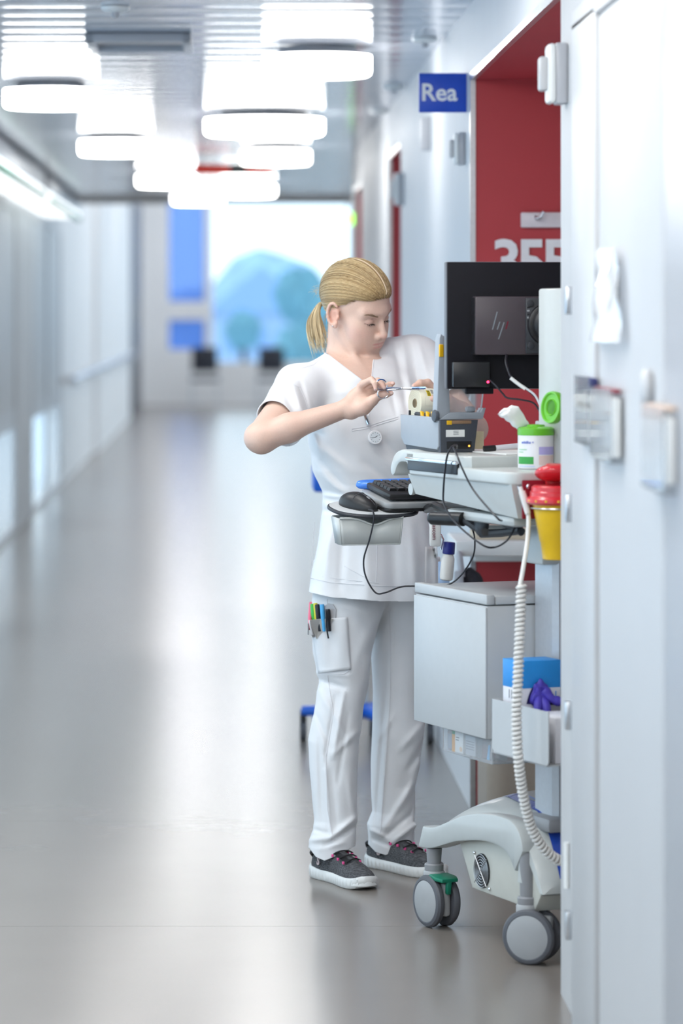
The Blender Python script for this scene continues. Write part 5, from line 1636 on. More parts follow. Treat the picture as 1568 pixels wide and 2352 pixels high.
# scalp cap
nt_, np_ = 70, 120
th = np.linspace(0.985, 0.01, nt_); ph = np.linspace(0, 2 * np.pi, np_, endpoint=False)
G = on_cap(th[:, None] + 0 * ph[None], ph[None] + 0 * th[:, None], 1.0)
capV = G.reshape(-1, 3)
idx = np.arange(nt_ * np_).reshape(nt_, np_)
capF = np.stack([idx[:-1], np.roll(idx, -1, 1)[:-1], np.roll(idx, -1, 1)[1:], idx[1:]], -1).reshape(-1, 4)
gcap = capV[:, 2] - hline(capV[:, 0], capV[:, 1]) - 0.004 - 0.002 * np.sin(capV[:, 0] * 420 + capV[:, 1] * 300)
cV, cF = clip_mesh(capV, capF, gcap)
hair = link_mesh('hair', fit(cV), cF, M_hair, person, angle=0)
def strands(paths, rad, name, m, parent):
    """paths (n, k, 3) in world space -> thin three-sided tubes in one mesh"""
    n, k_, _ = paths.shape
    tg = np.gradient(paths, axis=1); tg /= np.linalg.norm(tg, axis=2, keepdims=True) + 1e-9
    up = np.cross(tg, np.array([0.3, 0.5, 0.8])); up /= np.linalg.norm(up, axis=2, keepdims=True) + 1e-9
    w = np.cross(tg, up)
    tap = np.interp(np.linspace(0, 1, k_), [0, .08, .8, 1], [.35, 1, 1, .3])
    rr = rad[:, None] * tap[None]
    vs = [paths + (up * math.cos(a) + w * math.sin(a)) * rr[..., None] for a in (0, 2.094, 4.189)]
    V = np.stack(vs, 2).reshape(-1, 3)
    b = (np.arange(n)[:, None] * k_ + np.arange(k_ - 1)[None]) * 3
    Fs = [np.stack([b + i, b + (i + 1) % 3, b + 3 + (i + 1) % 3, b + 3 + i], -1).reshape(-1, 4) for i in range(3)]
    o = link_mesh(name, V, np.concatenate(Fs), m, parent, angle=0)
    o['kind'] = 'stuff'
    return o
def comb(n, seed, lift0, lift1, m, name, r0, r1):
    r = np.random.default_rng(seed)
    out = []; rad = []
    ths = np.linspace(0.995, 0.005, 200)
    while len(out) < n:
        p = r.uniform(-np.pi, np.pi)
        pts = on_cap(ths, np.full(200, p))
        g_ = pts[:, 2] - hline(pts[:, 0], pts[:, 1])
        bad = np.nonzero(g_ < 0)[0]
        tmin = ths[bad[0]] if len(bad) else 0.005
        if tmin > 0.93: continue
        start = tmin - r.uniform(-0.05, 0.016) if r.random() < 0.55 else tmin + (1 - tmin) * r.uniform(0, 0.65)
        if abs(p + 0.05) < 0.05 and start < 0.5: start = 0.53      # the parting
        start = max(start, 0.004)
        k_ = 16
        tt = np.linspace(start, 0.93, k_)
        wob = 0.007 * np.sin(np.linspace(0, 3, k_) + r.uniform(0, 6)) * r.uniform(-1, 1)
        lf = r.uniform(lift0, lift1)
        prof = np.sin(np.clip(np.linspace(0.04, 1.1, k_), 0, 1) * np.pi / 2)
        pp = on_cap(tt, p + wob)
        d = pp - HCEN; d /= np.linalg.norm(d, axis=1, keepdims=True)
        out.append(fit(pp) + (d * (lf * prof)[:, None]) @ HA)
        rad.append(r.uniform(r0, r1))
    return strands(np.array(out), np.array(rad), name, m, hair)
comb(1500, 1, 0.0008, 0.0036, M_hair, 'combed_strands', .0005, .0010)
comb(900, 2, 0.0012, 0.0042, M_hair2, 'light_strands', .0004, .0009)
comb(700, 3, 0.0002, 0.0030, M_hair3, 'dark_strands', .0004, .0009)
pl_ = on_cap(np.linspace(.13, .52, 24), np.full(24, -0.05))
pd_ = pl_ - HCEN; pd_ /= np.linalg.norm(pd_, axis=1, keepdims=True)
MB().tube([Vector(v) for v in fit(pl_ + pd_ * .0022)], [.0006] + [.0016] * 20 + [.0012, .0008, .0004], 8).build('parting', mat('parting_scalp', (.78, .62, .44), .5), hair)
# pony tail
tie_w = HC + HA.T @ TIE
def tail(n, seed, m, name):
    r = np.random.default_rng(seed)
    out = []; rad = []
    for i in range(n):
        a, b = r.normal(0, 1, 2)
        a, b = np.clip(a, -1.7, 1.7), np.clip(b, -1.7, 1.7)
        p0 = tie_w + np.array([0.004 * a, 0.004 * b, 0.003 * r.normal()])
        L_ = r.uniform(0.55, 1.08)
        ctrl = [p0, np.array(P(737 + 2 * a, 698 + 2 * b, p0[1] + 0.012)), np.array(P(725 + 6 * a, 712 + 4 * abs(a), p0[1] + 0.018 + 0.006 * b)),
                np.array(P(723 + 11 * a, 742, p0[1] + 0.018 + 0.010 * b)), np.array(P(728 + 13 * a, 775, p0[1] + 0.014 + 0.011 * b)), np.array(P(738 + 12 * a + 5 * r.normal(), 808 + 6 * r.normal(), p0[1] + 0.010 + 0.012 * b))]
        path = np.array(spline(ctrl, 5))
        k_ = 20
        ss = np.linspace(0, (len(path) - 1) * L_ * .97, k_)
        ss = np.clip(ss, 0, len(path) - 1.001)
        i0 = ss.astype(int); f_ = (ss - i0)[:, None]
        out.append(path[i0] * (1 - f_) + path[i0 + 1] * f_)
        rad.append(r.uniform(.0005, .0010))
    return strands(np.array(out), np.array(rad), name, m, hair)
tail(260, 11, M_hair2, 'ponytail'); tail(260, 12, mat('blond_hair_pale', (.80, .66, .42), .33, var=.05, scale=40), 'ponytail_light'); tail(90, 13, M_hair, 'ponytail_dark')
# loose wisps near the neck and crown
def wisps(n, seed):
    r = np.random.default_rng(seed)
    out = []
    for i in range(n):
        if r.random() < .65:
            c = [P(752, 712, 9.36), P(748 + 6 * r.normal(), 745, 9.37), P(757 + 5 * r.normal(), 770, 9.36), P(766 + 5 * r.normal(), 778 + 6 * r.normal(), 9.35)]
        else:
            c = [P(752, 676, 9.36), P(740 + 4 * r.normal(), 668 + 6 * r.normal(), 9.37), P(728 + 7 * r.normal(), 668 + 8 * r.normal(), 9.37), P(716 + 8 * r.normal(), 672 + 12 * r.normal(), 9.37)]
        out.append(np.array(spline(c, 5)))
    return strands(np.array(out), np.full(n, .00035), 'loose_wisps', M_hair2, hair)
wisps(24, 5)
MB().tube([Vector(tie_w) + Vector(HA.T @ np.array([0, .013 * math.cos(t), .013 * math.sin(t)])) for t in np.linspace(0, 6.283, 20, endpoint=False)], .004, 8, True).build('hair_tie', M_hair3, hair)
# ------------------------------------------------------------------ clothes
def cloth_mat(name, col):
    m = mat(name, col, 0.75, var=0.012, scale=30, bump=0.25, bscale=38)
    b = m.node_tree.nodes['Principled BSDF']
    b.inputs['Sheen Weight'].default_value = 0.15
    for n in m.node_tree.nodes:
        if n.type == 'BUMP':
            n.inputs['Distance'].default_value = 0.003
    return m
M_tunic = cloth_mat('white_tunic_cotton', (0.83, 0.84, 0.86))
M_trou = cloth_mat('white_trouser_cotton', (0.76, 0.775, 0.80))
M_stitch = mat('white_thread', (0.74, 0.75, 0.78), 0.8)

T = SDF(lin((0.04, 0.78, 0.0031)), lin((8.96, 9.64, 0.0033)), lin((0.70, 1.50, 0.0031)))
bigT = ((0.0, 8.9, 0.6), (0.8, 9.7, 1.6))
T.op(torso_fn(0.0, EYE - (822 - CY) * 9.3 / F, 0.70), *bigT, k=0.01)
T.cap(P(778, 848, 9.31), SR + Vector((0.004, 0, -0.002)), 0.050, 0.063, 0.035)
T.cap(P(842, 824, 9.34), SL_, 0.052, 0.062, 0.035)
ur = (ER - SR).normalized(); ul = (EL - SL_).normalized()
T.cap(SR, SR + ur * 0.20, 0.062, 0.055, 0.03)
T.cap(SR + ur * 0.06 + Vector((0, 0, -.01)), SR + ur * 0.20 + Vector((0.02, 0, -0.034)), 0.060, 0.054, 0.02)
T.cap(SL_, SL_ + ul * 0.24, 0.063, 0.062, 0.03)
# bust
for dl, px, py in ((-0.06, 797, 985), (0.06, 905, 972)):
    c = np.array(P(px, py, 9.3)) + TF * 0.062
    T.ell(c, (0.062, 0.060, 0.066), np.array([TL_, TF, [0, 0, 1]]), 0.05)
# sharps, folds
fold_t = [(716, 1010, 800, 1080, 10, .006), (722, 1040, 790, 1120, 9, -.006), (735, 1090, 830, 1165, 10, .006), (745, 1125, 850, 1150, 8, -.005), (742, 1150, 815, 1230, 9, .005),
          (700, 985, 742, 1000, 7, -.006), (712, 960, 735, 1050, 7, .005), (860, 1040, 960, 1110, 12, .006), (835, 1060, 905, 1115, 10, -.006), (880, 1010, 940, 1085, 9, -.004),
          (905, 790, 938, 960, 7, -.005), (922, 785, 955, 950, 8, .006), (942, 790, 972, 940, 7, -.005), (960, 785, 990, 900, 8, .005), (893, 880, 912, 960, 6, -.003),
          (760, 900, 790, 1000, 14, .004), (672, 885, 700, 960, 7, .007), (690, 880, 712, 960, 6, -.007), (655, 900, 690, 990, 8, -.006), (640, 935, 668, 1010, 7, .006), (620, 950, 640, 1000, 6, -.004),
          (760, 1190, 745, 1340, 12, .005), (790, 1200, 780, 1350, 10, -.005), (840, 1230, 845, 1370, 14, .006), (900, 1200, 905, 1370, 14, -.005), (945, 1200, 955, 1370, 12, .006), (985, 1200, 990, 1370, 8, -.005), (725, 1300, 760, 1200, 7, -.004),
          (745, 1172, 800, 1180, 6, -.004), (742, 1138, 790, 1142, 5, .004)]
def tun_disp(p):
    d = creases(p, fold_t, 9.36)
    d += wrinkle(p, 3, 7, 4, 9, .0022, (1, 1, .5)) + wrinkle(p, 8, 6, 9, 16, .0012, (1, 1, .6))
    # skirt of the tunic flares in soft waves
    lowz = np.clip((1.0 - p[:, 2]) / 0.25, 0, 1)
    ang = np.arctan2(p[:, 1] - 9.31, p[:, 0] - 0.40)
    return d + lowz * (0.005 * np.sin(7 * ang + 1.0))
T.displace(tun_disp)
TV, TF4 = T.mesh(1)
del T
px, py = topx(TV)
hem = np.interp(px, [700, 712, 760, 870, 950, 1020], [1356, 1361, 1372, 1381, 1382, 1380]) - py
def side_of(px, py, a, b):
    return ((b[0] - a[0]) * (py - a[1]) - (b[1] - a[1]) * (px - a[0])) / math.hypot(b[0] - a[0], b[1] - a[1])
apex = (851, 888)
lo_l = side_of(px, py, (740, 803), apex)              # > 0 below the left neck edge
lo_r = side_of(px, py, apex, (858, 812))              # > 0 right of the right neck edge
vcut = np.maximum(lo_l, lo_r)
backcut = py - 812 + 0.06 * (px - 745)
neck = np.where(TV[:, 1] < 9.335, np.where(px < 872, vcut, 99), np.where((px > 735) & (px < 880), np.maximum(backcut, px - 868), 99))
def cuff(S0, u, L0, rmax):
    d = TV - np.array(S0)
    t = d @ np.array(u)
    r = np.linalg.norm(d - t[:, None] * np.array(u), axis=1)
    return np.where(r < rmax, (L0 - t) * 860, 99)
g = np.minimum(np.minimum(hem, neck), np.minimum(cuff(SR, ur, 0.165, 0.125), cuff(SL_, ul, 0.165, 0.11)))
TV, TF3 = clip_mesh(TV, TF4, g)
tunic = link_mesh('tunic', TV, TF3, M_tunic, person, angle=0)
md = tunic.modifiers.new('thick', 'SOLIDIFY'); md.thickness = 0.003; md.offset = -1
bvT = bvh_of(TV, TF3)
# seams, pocket edges
st = lambda pts, nm='seam', r=.0007: seam(bvT, pts, nm, M_stitch, tunic, r)
st([(742, 806), (800, 850), (832, 874), (850, 886)], 'neck_binding', .0012)
st([(858, 826), (855, 850), (852, 884)], 'neck_binding', .0012)
st([(692, 846), (720, 838), (744, 816)], 'shoulder_seam')
st([(662, 878), (688, 890), (702, 920), (712, 965), (716, 990)], 'armhole_seam', .0012)
st([(808, 990), (840, 985), (880, 972), (915, 962)], 'chest_pocket_edge', .0008)
st([(808, 985), (840, 980), (880, 967), (915, 957)], 'chest_pocket_edge', .0007)
st([(808, 985), (808, 990)], 'chest_pocket_edge')
st([(713, 1328), (760, 1338), (870, 1346), (950, 1347)], 'hem_stitch', .0009)
st([(866, 1150 + 100), (865, 1300), (863, 1338)], 'pocket_edge'); st([(735, 1268), (790, 1300), (863, 1340)][1:], 'pocket_edge')
st([(722, 1200), (716, 1290), (712, 1330)], 'side_seam')
st([(870, 1340), (740, 1325)], 'pocket_edge')
patch(bvT, ((978, 1256), (1004, 1256), (1002, 1345), (976, 1345)), 8, 14, .004, .002, 'side_pocket', M_tunic, tunic)

# trousers
L2 = SDF(lin((0.18, 0.60, 0.0030)), lin((8.98, 9.62, 0.0032)), lin((0.015, 0.86, 0.0030)))
bigL = ((0.0, 8.9, 0.0), (0.8, 9.7, 0.9))
L2.op(leg_fn(LEGR, RY0, RY1, 0.0, 0.84, 0.0), *bigL, k=0.01)
L2.op(leg_fn(LEGL, LY0, LY1, 0.0, 0.84, 0.0), *bigL, k=0.012)
L2.ell((0.395, 9.33, 0.83), (0.155, 0.115, 0.13), np.array([TL_, TF, [0, 0, 1]]), 0.02)
fold_l = [(735, 1590, 800, 1700, 8, .006), (726, 1640, 760, 1720, 6, -.005), (770, 1600, 745, 1760, 5, -.006), (790, 1590, 765, 1740, 6, .007), (800, 1640, 775, 1800, 6, -.005), (820, 1680, 770, 1730, 7, .006),
          (745, 1740, 760, 1930, 4, .006), (732, 1700, 740, 1900, 5, -.004), (760, 1770, 775, 1920, 6, -.004), (815, 1880, 760, 1925, 8, .011), (812, 1900, 745, 1945, 6, -.009), (712, 1930, 760, 1925, 7, .007), (720, 1905, 755, 1915, 5, -.005), (735, 1950, 790, 1935, 6, .005), (800, 1780, 812, 1880, 8, .004),
          (850, 1440, 800, 1560, 14, .004), (890, 1400, 850, 1500, 10, -.004), (735, 1560, 790, 1580, 7, -.007), (728, 1545, 800, 1552, 6, .005),
          (905, 1400, 893, 1600, 4, .003), (895, 1600, 875, 1880, 4, .004), (885, 1590, 862, 1900, 5, -.004), (975, 1660, 920, 1720, 9, .006), (980, 1700, 935, 1770, 8, -.005), (970, 1740, 925, 1850, 10, .005), (950, 1800, 885, 1900, 8, .008), (955, 1860, 880, 1925, 7, -.008), (960, 1890, 900, 1935, 7, .009), (848, 1905, 890, 1925, 6, .008), (850, 1925, 900, 1945, 5, -.005), (957, 1880, 958, 1925, 5, .004), (870, 1700, 905, 1640, 8, .004)]
def leg_disp(p):
    return creases(p, fold_l, 9.37) + wrinkle(p, 21, 7, 4, 9, .0020, (1, 1, .6)) + wrinkle(p, 22, 6, 10, 18, .0008)
L2.displace(leg_disp)
LV, LF4 = L2.mesh(1)
del L2
px, py = topx(LV)
isR = (px < 836) & (py > 1700)
hemR = np.interp(px, [700, 710, 725, 745, 780, 815, 836], [1938, 1948, 1968, 1977, 1963, 1943, 1938]) - py
hemL = np.interp(px, [836, 846, 862, 885, 920, 957, 970], [1930, 1940, 1957, 1964, 1951, 1932, 1928]) - py
g = np.where(px < 834, hemR, hemL)
g = np.minimum(g, (0.845 - LV[:, 2]) * 860)
LV, LF3 = clip_mesh(LV, LF4, g)
trou = link_mesh('trousers', LV, LF3, M_trou, person, angle=0)
md = trou.modifiers.new('thick', 'SOLIDIFY'); md.thickness = 0.003; md.offset = -1
bvL = bvh_of(LV, LF3)
sl = lambda pts, nm='seam', r=.0010: seam(bvL, pts, nm, M_stitch, trou, r)
sl([(893, 1386), (897, 1480), (896, 1600), (888, 1720), (878, 1850), (873, 1925)], 'leg_seam')
sl([(752, 1552), (765, 1640), (748, 1740), (752, 1860), (764, 1925)], 'leg_seam')
sl([(751, 1376), (752, 1416)], 'leg_seam')
pocket = patch(bvL, ((711, 1424), (797, 1417), (806, 1537), (730, 1546)), 14, 18, .006, .003, 'cargo_pocket', M_trou, trou, .003)
sl([(797, 1417), (806, 1537)], 'pocket_seam'); sl([(806, 1537), (790, 1548), (730, 1546)], 'pocket_seam')
sl([(730, 1432 + 20), (796, 1437)], 'pocket_seam')
# grey fold-over flap of the pocket pouch
M_pouch = mat('grey_felt', (.45, .44, .42), .9, bump=.3, bscale=400)
fv = [hit(bvL, x, y, .012) for x, y in ((709, 1425), (735, 1422), (766, 1422), (727, 1468))]
pouch = thing('pen_pouch', 'grey felt pen pouch sticking out of the trouser pocket', 'pouch', hit(bvL, 735, 1440, .012))
o = link_mesh('flap', [tuple(v) for v in fv], [[0, 3, 2, 1]], M_pouch, pouch, smooth=False)
o.modifiers.new('thick', 'SOLIDIFY').thickness = .003
ov = [hit(bvL, x, y, .005) for x, y in ((748, 1424), (770, 1424), (771, 1400), (764, 1388), (752, 1386), (746, 1392))]
o = link_mesh('crumpled_liner', [tuple(v) for v in ov], [[0, 1, 2, 3, 4, 5]], mat('silver_liner', (.5, .5, .52), .35, bump=.8, bscale=350), pouch, smooth=False)
o.modifiers.new('thick', 'SOLIDIFY').thickness = .004
# pens
def pen(x0, y0, x1, y1, r, m, lab, lift, name='pen', clip=None):
    a, b = hit(bvL, x0, max(y0, 1395), lift), hit(bvL, x1, y1, lift)
    a = P(x0, y0, a.y)
    b = P(x1, y1, (a.y + b.y) / 2)
    t = thing(name, lab, 'pen', b)
    d = (b - a).normalized()
    A = (-d).to_track_quat('Z', 'Y').to_matrix()
    Ln = (b - a).length
    MB().lathe([(r * .85, -Ln), (r, -Ln + .004), (r, -.003), (r * .8, 0)], 18, a, A).build('cap', m, t)
    MB().lathe([(r * .7, -Ln - .03), (r * .8, -Ln)], 14, a, A).build('barrel', m, t)
    if clip:
        MB().tube(spline([P(q[0], q[1], a.y - .010 - q[2]) for q in clip], 5), .0022, 8).build('clip', clip_m, t)
    return t
clip_m = mat('black_clip', (.012, .013, .02), .3)
pen(714, 1384, 711, 1424, .0052, mat('pink_pen', (.78, .16, .26), .35), 'pink highlighter at the pocket edge, leftmost pen', .006)
pen(717, 1387, 720, 1424, .0062, mat('green_pen', (.06, .48, .08), .35), 'bright green highlighter in the trouser pocket', .012)
pen(724, 1385, 727, 1424, .0058, mat('yellow_pen', (.72, .68, .05), .35), 'yellow highlighter behind the dark pen in pocket', .004)
pen(728, 1388, 732, 1424, .0068, clip_m, 'dark navy pen between green and blue pens', .011)
pen(739, 1388, 742, 1424, .0060, mat('sky_pen', (.08, .42, .80), .35), 'light blue highlighter in the trouser pocket', .011)
pen(752, 1399, 754, 1424, .0072, clip_m, 'black pen with long clip over the pouch', .014, clip=[(749, 1402, .002), (749, 1430, .006), (751, 1450, .006), (754, 1466, .003)])
tag(MB().box(tuple(hit(bvL, 709, 1432, .002)), tuple(hit(bvL, 709, 1432, .002) + Vector((-.003, .02, -.03))), .001).build('pocket_tag', M_mid), 'small dark tag at the back edge of the cargo pocket', 'tag')

# ------------------------------------------------------------------ shoes
M_upper = mat('heather_knit', (.075, .077, .084), .9, var=.75, scale=190, bump=.5, bscale=500)
M_sole = mat('white_sole', (.74, .75, .74), .5, var=.02)
M_trim = mat('shoe_black_trim', (.012, .012, .015), .6)
M_pink = mat('pink_lace_loop', (.75, .08, .28), .5)
# stretch the knit along the shoe
for n in M_upper.node_tree.nodes:
    if n.type == 'TEX_NOISE' and abs(n.inputs['Scale'].default_value - 190) < 1:
        mpn = M_upper.node_tree.nodes.new('ShaderNodeMapping')
        mpn.inputs['Scale'].default_value = (.5, 1.2, 2.6)
        src = n.inputs['Vector'].links[0].from_socket
        M_upper.node_tree.links.new(src, mpn.inputs['Vector'])
        M_upper.node_tree.links.new(mpn.outputs['Vector'], n.inputs['Vector'])
def ground(px, py):
    Y = F * EYE / (py - CY)
    return Vector(((px - CX) * Y / F, Y, 0))
SX = [0.0, .010, .03, .06, .10, .14, .18, .21, .24, .262, .276, .284]
SW = [.012, .026, .034, .036, .034, .036, .043, .046, .043, .035, .024, .008]
SH = [.062, .074, .082, .085, .084, .080, .069, .060, .051, .044, .038, .030]
def shoe(name, heel, toe, side, label):
    d = (toe - heel).normalized()
    Lf = (toe - heel).length
    Tm = frame(heel, d, Vector((0, 0, 1)).cross(d), (0, 0, 1))
    t = thing(name, label, 'shoe', heel + d * .14, 'sneakers')
    k_ = Lf / .284
    n = 44
    xs = np.linspace(0, .284, n) 
    xs = .142 - .142 * np.cos(np.linspace(0, np.pi, n))
    wid = np.interp(xs, SX, SW); top_ = np.interp(xs, SX, SH)
    bend = .006 * np.sin(np.clip((xs - .08) / .2, 0, 1) * np.pi) * side
    def shell(zb, grow, topf, m, nm, e=2.2, nr=25):
        vs, fs = [], []
        for i in range(n):
            for j in range(nr):
                a = math.pi * j / (nr - 1)
                c, s_ = math.cos(a), math.sin(a)
                y = (wid[i] + grow) * math.copysign(abs(c) ** (2 / e), c) + bend[i]
                z = zb + (topf[i] - zb) * abs(s_) ** (2 / e)
                vs.append((xs[i] * k_, y, z))
        for i in range(n - 1):
            for j in range(nr - 1):
                q = i * nr + j
                fs.append([q, q + 1, q + nr + 1, q + nr])
        return MB(Tm).add(vs, fs).build(nm, m, t, angle=0)
    up = shell(.018, -.002, top_, M_upper, 'upper')
    # sole: extruded outline with toe spring and grooves
    vs, fs = [], []
    n0_, xs0, wid0, bend0 = n, xs, wid, bend
    n = 170
    xs = .142 - .142 * np.cos(np.linspace(0, np.pi, n)); wid = np.interp(xs, SX, SW); bend = .006 * np.sin(np.clip((xs - .08) / .2, 0, 1) * np.pi) * side
    out = [(xs[i], wid[i] + .003 + bend[i]) for i in range(n)] + [(xs[i], -wid[i] - .003 + bend[i]) for i in range(n - 1, -1, -1)]
    lay = [(0.0, -.004), (.004, 0), (.014, .001), (.022, .0005), (.028, -.003)]
    m_ = len(out)
    for z, gr in lay:
        for (x, y) in out:
            spring = .010 * max(0, (x - .225) / .06) ** 2 + .004 * max(0, (.03 - x) / .03) ** 2
            sg = 1 if y > 0 else -1
            groove = -.0030 if (z < .018 and (x * 1000) % 16 < 4) else 0
            rise = .006 * max(0, (.08 - x) / .08) if z > .02 else 0
            vs.append((x * k_ + (gr if x > .27 else 0), y + sg * (gr + groove), z + spring + rise))
    for l in range(len(lay) - 1):
        for i in range(m_):
            j = (i + 1) % m_
            fs.append([l * m_ + i, l * m_ + j, (l + 1) * m_ + j, (l + 1) * m_ + i])
    for i in range(n - 1):
        fs.append([i, m_ - 1 - i, m_ - 2 - i, i + 1])
        tq = (len(lay) - 1) * m_
        fs.append([tq + i, tq + i + 1, tq + m_ - 2 - i, tq + m_ - 1 - i])
    MB(Tm).add(vs, fs).build('sole', M_sole, t, angle=50)
    n, xs, wid, bend = n0_, xs0, wid0, bend0
    # white toe bumper
    vs, fs = [], []
    for i in range(13):
        a = -1.25 + 2.5 * i / 12
        for j in range(5):
            b = j / 4
            x = .246 + (.0415 - .012 * b * b) * math.cos(a); y = (.0405 - .008 * b * b) * math.sin(a)
            vs.append((x * k_, y, .012 + .026 * b * (.4 + .6 * math.cos(a))))
    for i in range(12):
        for j in range(4):
            q = i * 5 + j
            fs.append([q, q + 5, q + 6, q + 1])
    MB(Tm).add(vs, fs).build('toe_bumper', M_sole, t)
    # heel collar trim, tongue, laces
    MB(Tm).tube([((.004 + .07 * u) * k_, side * 0 + sg * (np.interp(.004 + .07 * u, SX, SW) - .004), np.interp(.004 + .07 * u, SX, SH) - .012) for sg, u in [(1, u) for u in np.linspace(1, 0, 8)] + [(-1, u) for u in np.linspace(0, 1, 8)]], .006, 8).build('collar', M_trim, t)
    MB(Tm).add([(x * k_, y, np.interp(x, SX, SH) + .002 - abs(y) * .35) for x in (.10, .13, .16, .19, .20) for y in (-.02, -.008, .008, .02)],
               [[i * 4 + j, i * 4 + j + 1, i * 4 + j + 5, i * 4 + j + 4] for i in range(4) for j in range(3)]).build('tongue', M_trim, t)
    for i in range(4):
        x = .115 + .026 * i
        pts = []
        for y in np.linspace(-.030 + .002 * i, .030 - .002 * i, 9):
            pts.append(((x + .006 * math.sin(y * 90 + i)) * k_, y + float(np.interp(x, xs, bend)), np.interp(x, SX, SH) + .005 - 12 * y * y))
        MB(Tm).tube(pts, .0022, 6).build('lace', M_trim, t)
        for y in (-.031 + .002 * i, .031 - .002 * i):
            zz = np.interp(x, SX, SH) + .003 - 12 * y * y
            MB(Tm).box((x * k_ - .004, y - .002, zz - .003), (x * k_ + .004, y + .002, zz + .004), .001).build('lace_loop', M_pink, t)
    # side mark
    vs, fs = text_geo('S', .030, .001, bold=.0012, shear=.2)
    S_ = MB(frame(Tm @ Vector((.072 * k_, -.0362, .050)), Tm.to_3x3().col[0], (0, 0, 1)))
    S_.add(vs, fs).build('side_mark', mat('shoe_mark', (.62, .5, .5), .5), t, smooth=False)
    return t
shoe('sneaker', ground(728, 2010), ground(846, 2046), 1, 'dark heather sneaker with white sole, nearer and on the left')
shoe('sneaker', ground(850, 1987), ground(1016, 2018), -1, 'dark heather sneaker with white sole, partly behind the cart caster')

# ------------------------------------------------------------------ things worn and held
# watch on the tunic
wcn = hit(bvT, 861, 1005, .009)
M_wface = mat('watch_white', (.82, .83, .85), .35)
wt = thing('fob_watch', 'round white fob watch clipped to the tunic pocket', 'watch', wcn)
wn = Vector((.16, -.97, .17)).normalized()
WA = wn.to_track_quat('Z', 'Y').to_matrix()
MB().lathe([(.015, -.004), (.0185, -.002), (.0190, .002), (.0175, .005), (.0150, .0052)], 40, wcn, WA).build('case', M_wface, wt)
MB().lathe([(.0002, .0052), (.0148, .0053)], 36, wcn, WA).build('dial', mat('watch_dial', (.70, .76, .80), .3), wt)
wx, wy = WA.col[0], WA.col[1]
wu = (Vector((0, 0, 1)) - wn * wn.z).normalized(); wr2 = wu.cross(wn)
for i in range(12):
    a = i * math.pi / 6
    c = wcn + wn * .0056 + (wr2 * math.sin(a) + wu * math.cos(a)) * .0122
    MB().ell(c, (.0009, .0009, .0009), 8, 6).build('hour_mark', M_dgrey, wt)
for a, l_, r in ((math.radians(52), .007, .0007), (math.radians(262), .0105, .0005)):
    MB().tube([wcn + wn * .0058, wcn + wn * .0058 + (wr2 * math.sin(a) + wu * math.cos(a)) * l_], r, 6).build('hand', M_black, wt)
c0, c1 = hit(bvT, 838, 953, .008), hit(bvT, 846, 974, .008)
MB().tube([c0, c0.lerp(c1, .4), c1], [.0045, .0055, .0050], 10).build('clip', M_chrome, wt)
MB().tube([c1, hit(bvT, 850, 986, .006), wcn + Vector((-.004, 0, .016))], .0010, 6).build('strap', M_wface, wt)
tagd = st([(847, 928), (849, 945), (846, 956)], 'cord_loop', .0009)
# label roll
rn = Vector((-.92, -.39, .02)).normalized()
rc_ = P(952, 926, 8.958)
RA = (-rn).to_track_quat('Z', 'Y').to_matrix()
roll = thing('label_roll', 'cream roll of labels held in the left hand', 'label roll', rc_)
M_roll = mat('label_cream', (.80, .77, .62), .55)
MB().lathe([(.0118, .001), (.0135, 0), (.0385, 0), (.0390, .001), (.0390, .047), (.0385, .048), (.0118, .048)], 56, rc_, RA).build('paper', M_roll, roll)
MB().lathe([(.0118, -.0006), (.0118, .047), (.0100, .047), (.0100, -.0006)], 32, rc_, RA).build('core', mat('core_card', (.35, .27, .17), .8), roll)
for r in (.017, .022, .027, .032, .0355):
    MB().tube([rc_ + RA @ Vector((r * math.cos(t), r * math.sin(t), -.0001)) for t in np.linspace(0, 6.283, 48, endpoint=False)], .00035, 4, True).build('winding', mat('winding_line', (.62, .56, .42), .7), roll)
# printed strip on the roll
ax = RA @ Vector((0, 0, 1))
up_ = (Vector((0, 0, 1)) - ax * ax.z).normalized(); sdv = ax.cross(up_)
if sdv.y > 0: sdv = -sdv
def rollpt(t, h, lift=.0004): return rc_ + ax * h + (up_ * math.cos(t) + sdv * math.sin(t)) * (.0391 + lift)
def rpatch(t0, t1, h0, h1, m, nm, lift=.0004):
    vs = [rollpt(t0 + (t1 - t0) * i / 8, h, lift) for i in range(9) for h in (h0, h1)]
    MB().add(vs, [[2 * i, 2 * i + 1, 2 * i + 3, 2 * i + 2] for i in range(8)]).build(nm, m, roll)
rpatch(.55, 1.05, .020, .030, mat('label_yellow', (.80, .62, .03), .5), 'yellow_print')
for i in range(5):
    rpatch(.58 + .095 * i, .63 + .095 * i, .0215, .0285, M_black, 'black_print', .0007)
for i in range(4):
    rpatch(.50 + .1 * i, .56 + .1 * i, .033, .040, M_mid, 'grey_print', .0006)
rpatch(1.15, 1.75, .012, .0125, mat('winding_line2', (.55, .52, .40), .6), 'label_gap'); rpatch(1.72, 1.74, .012, .046, MATS['winding_line2'], 'label_gap')
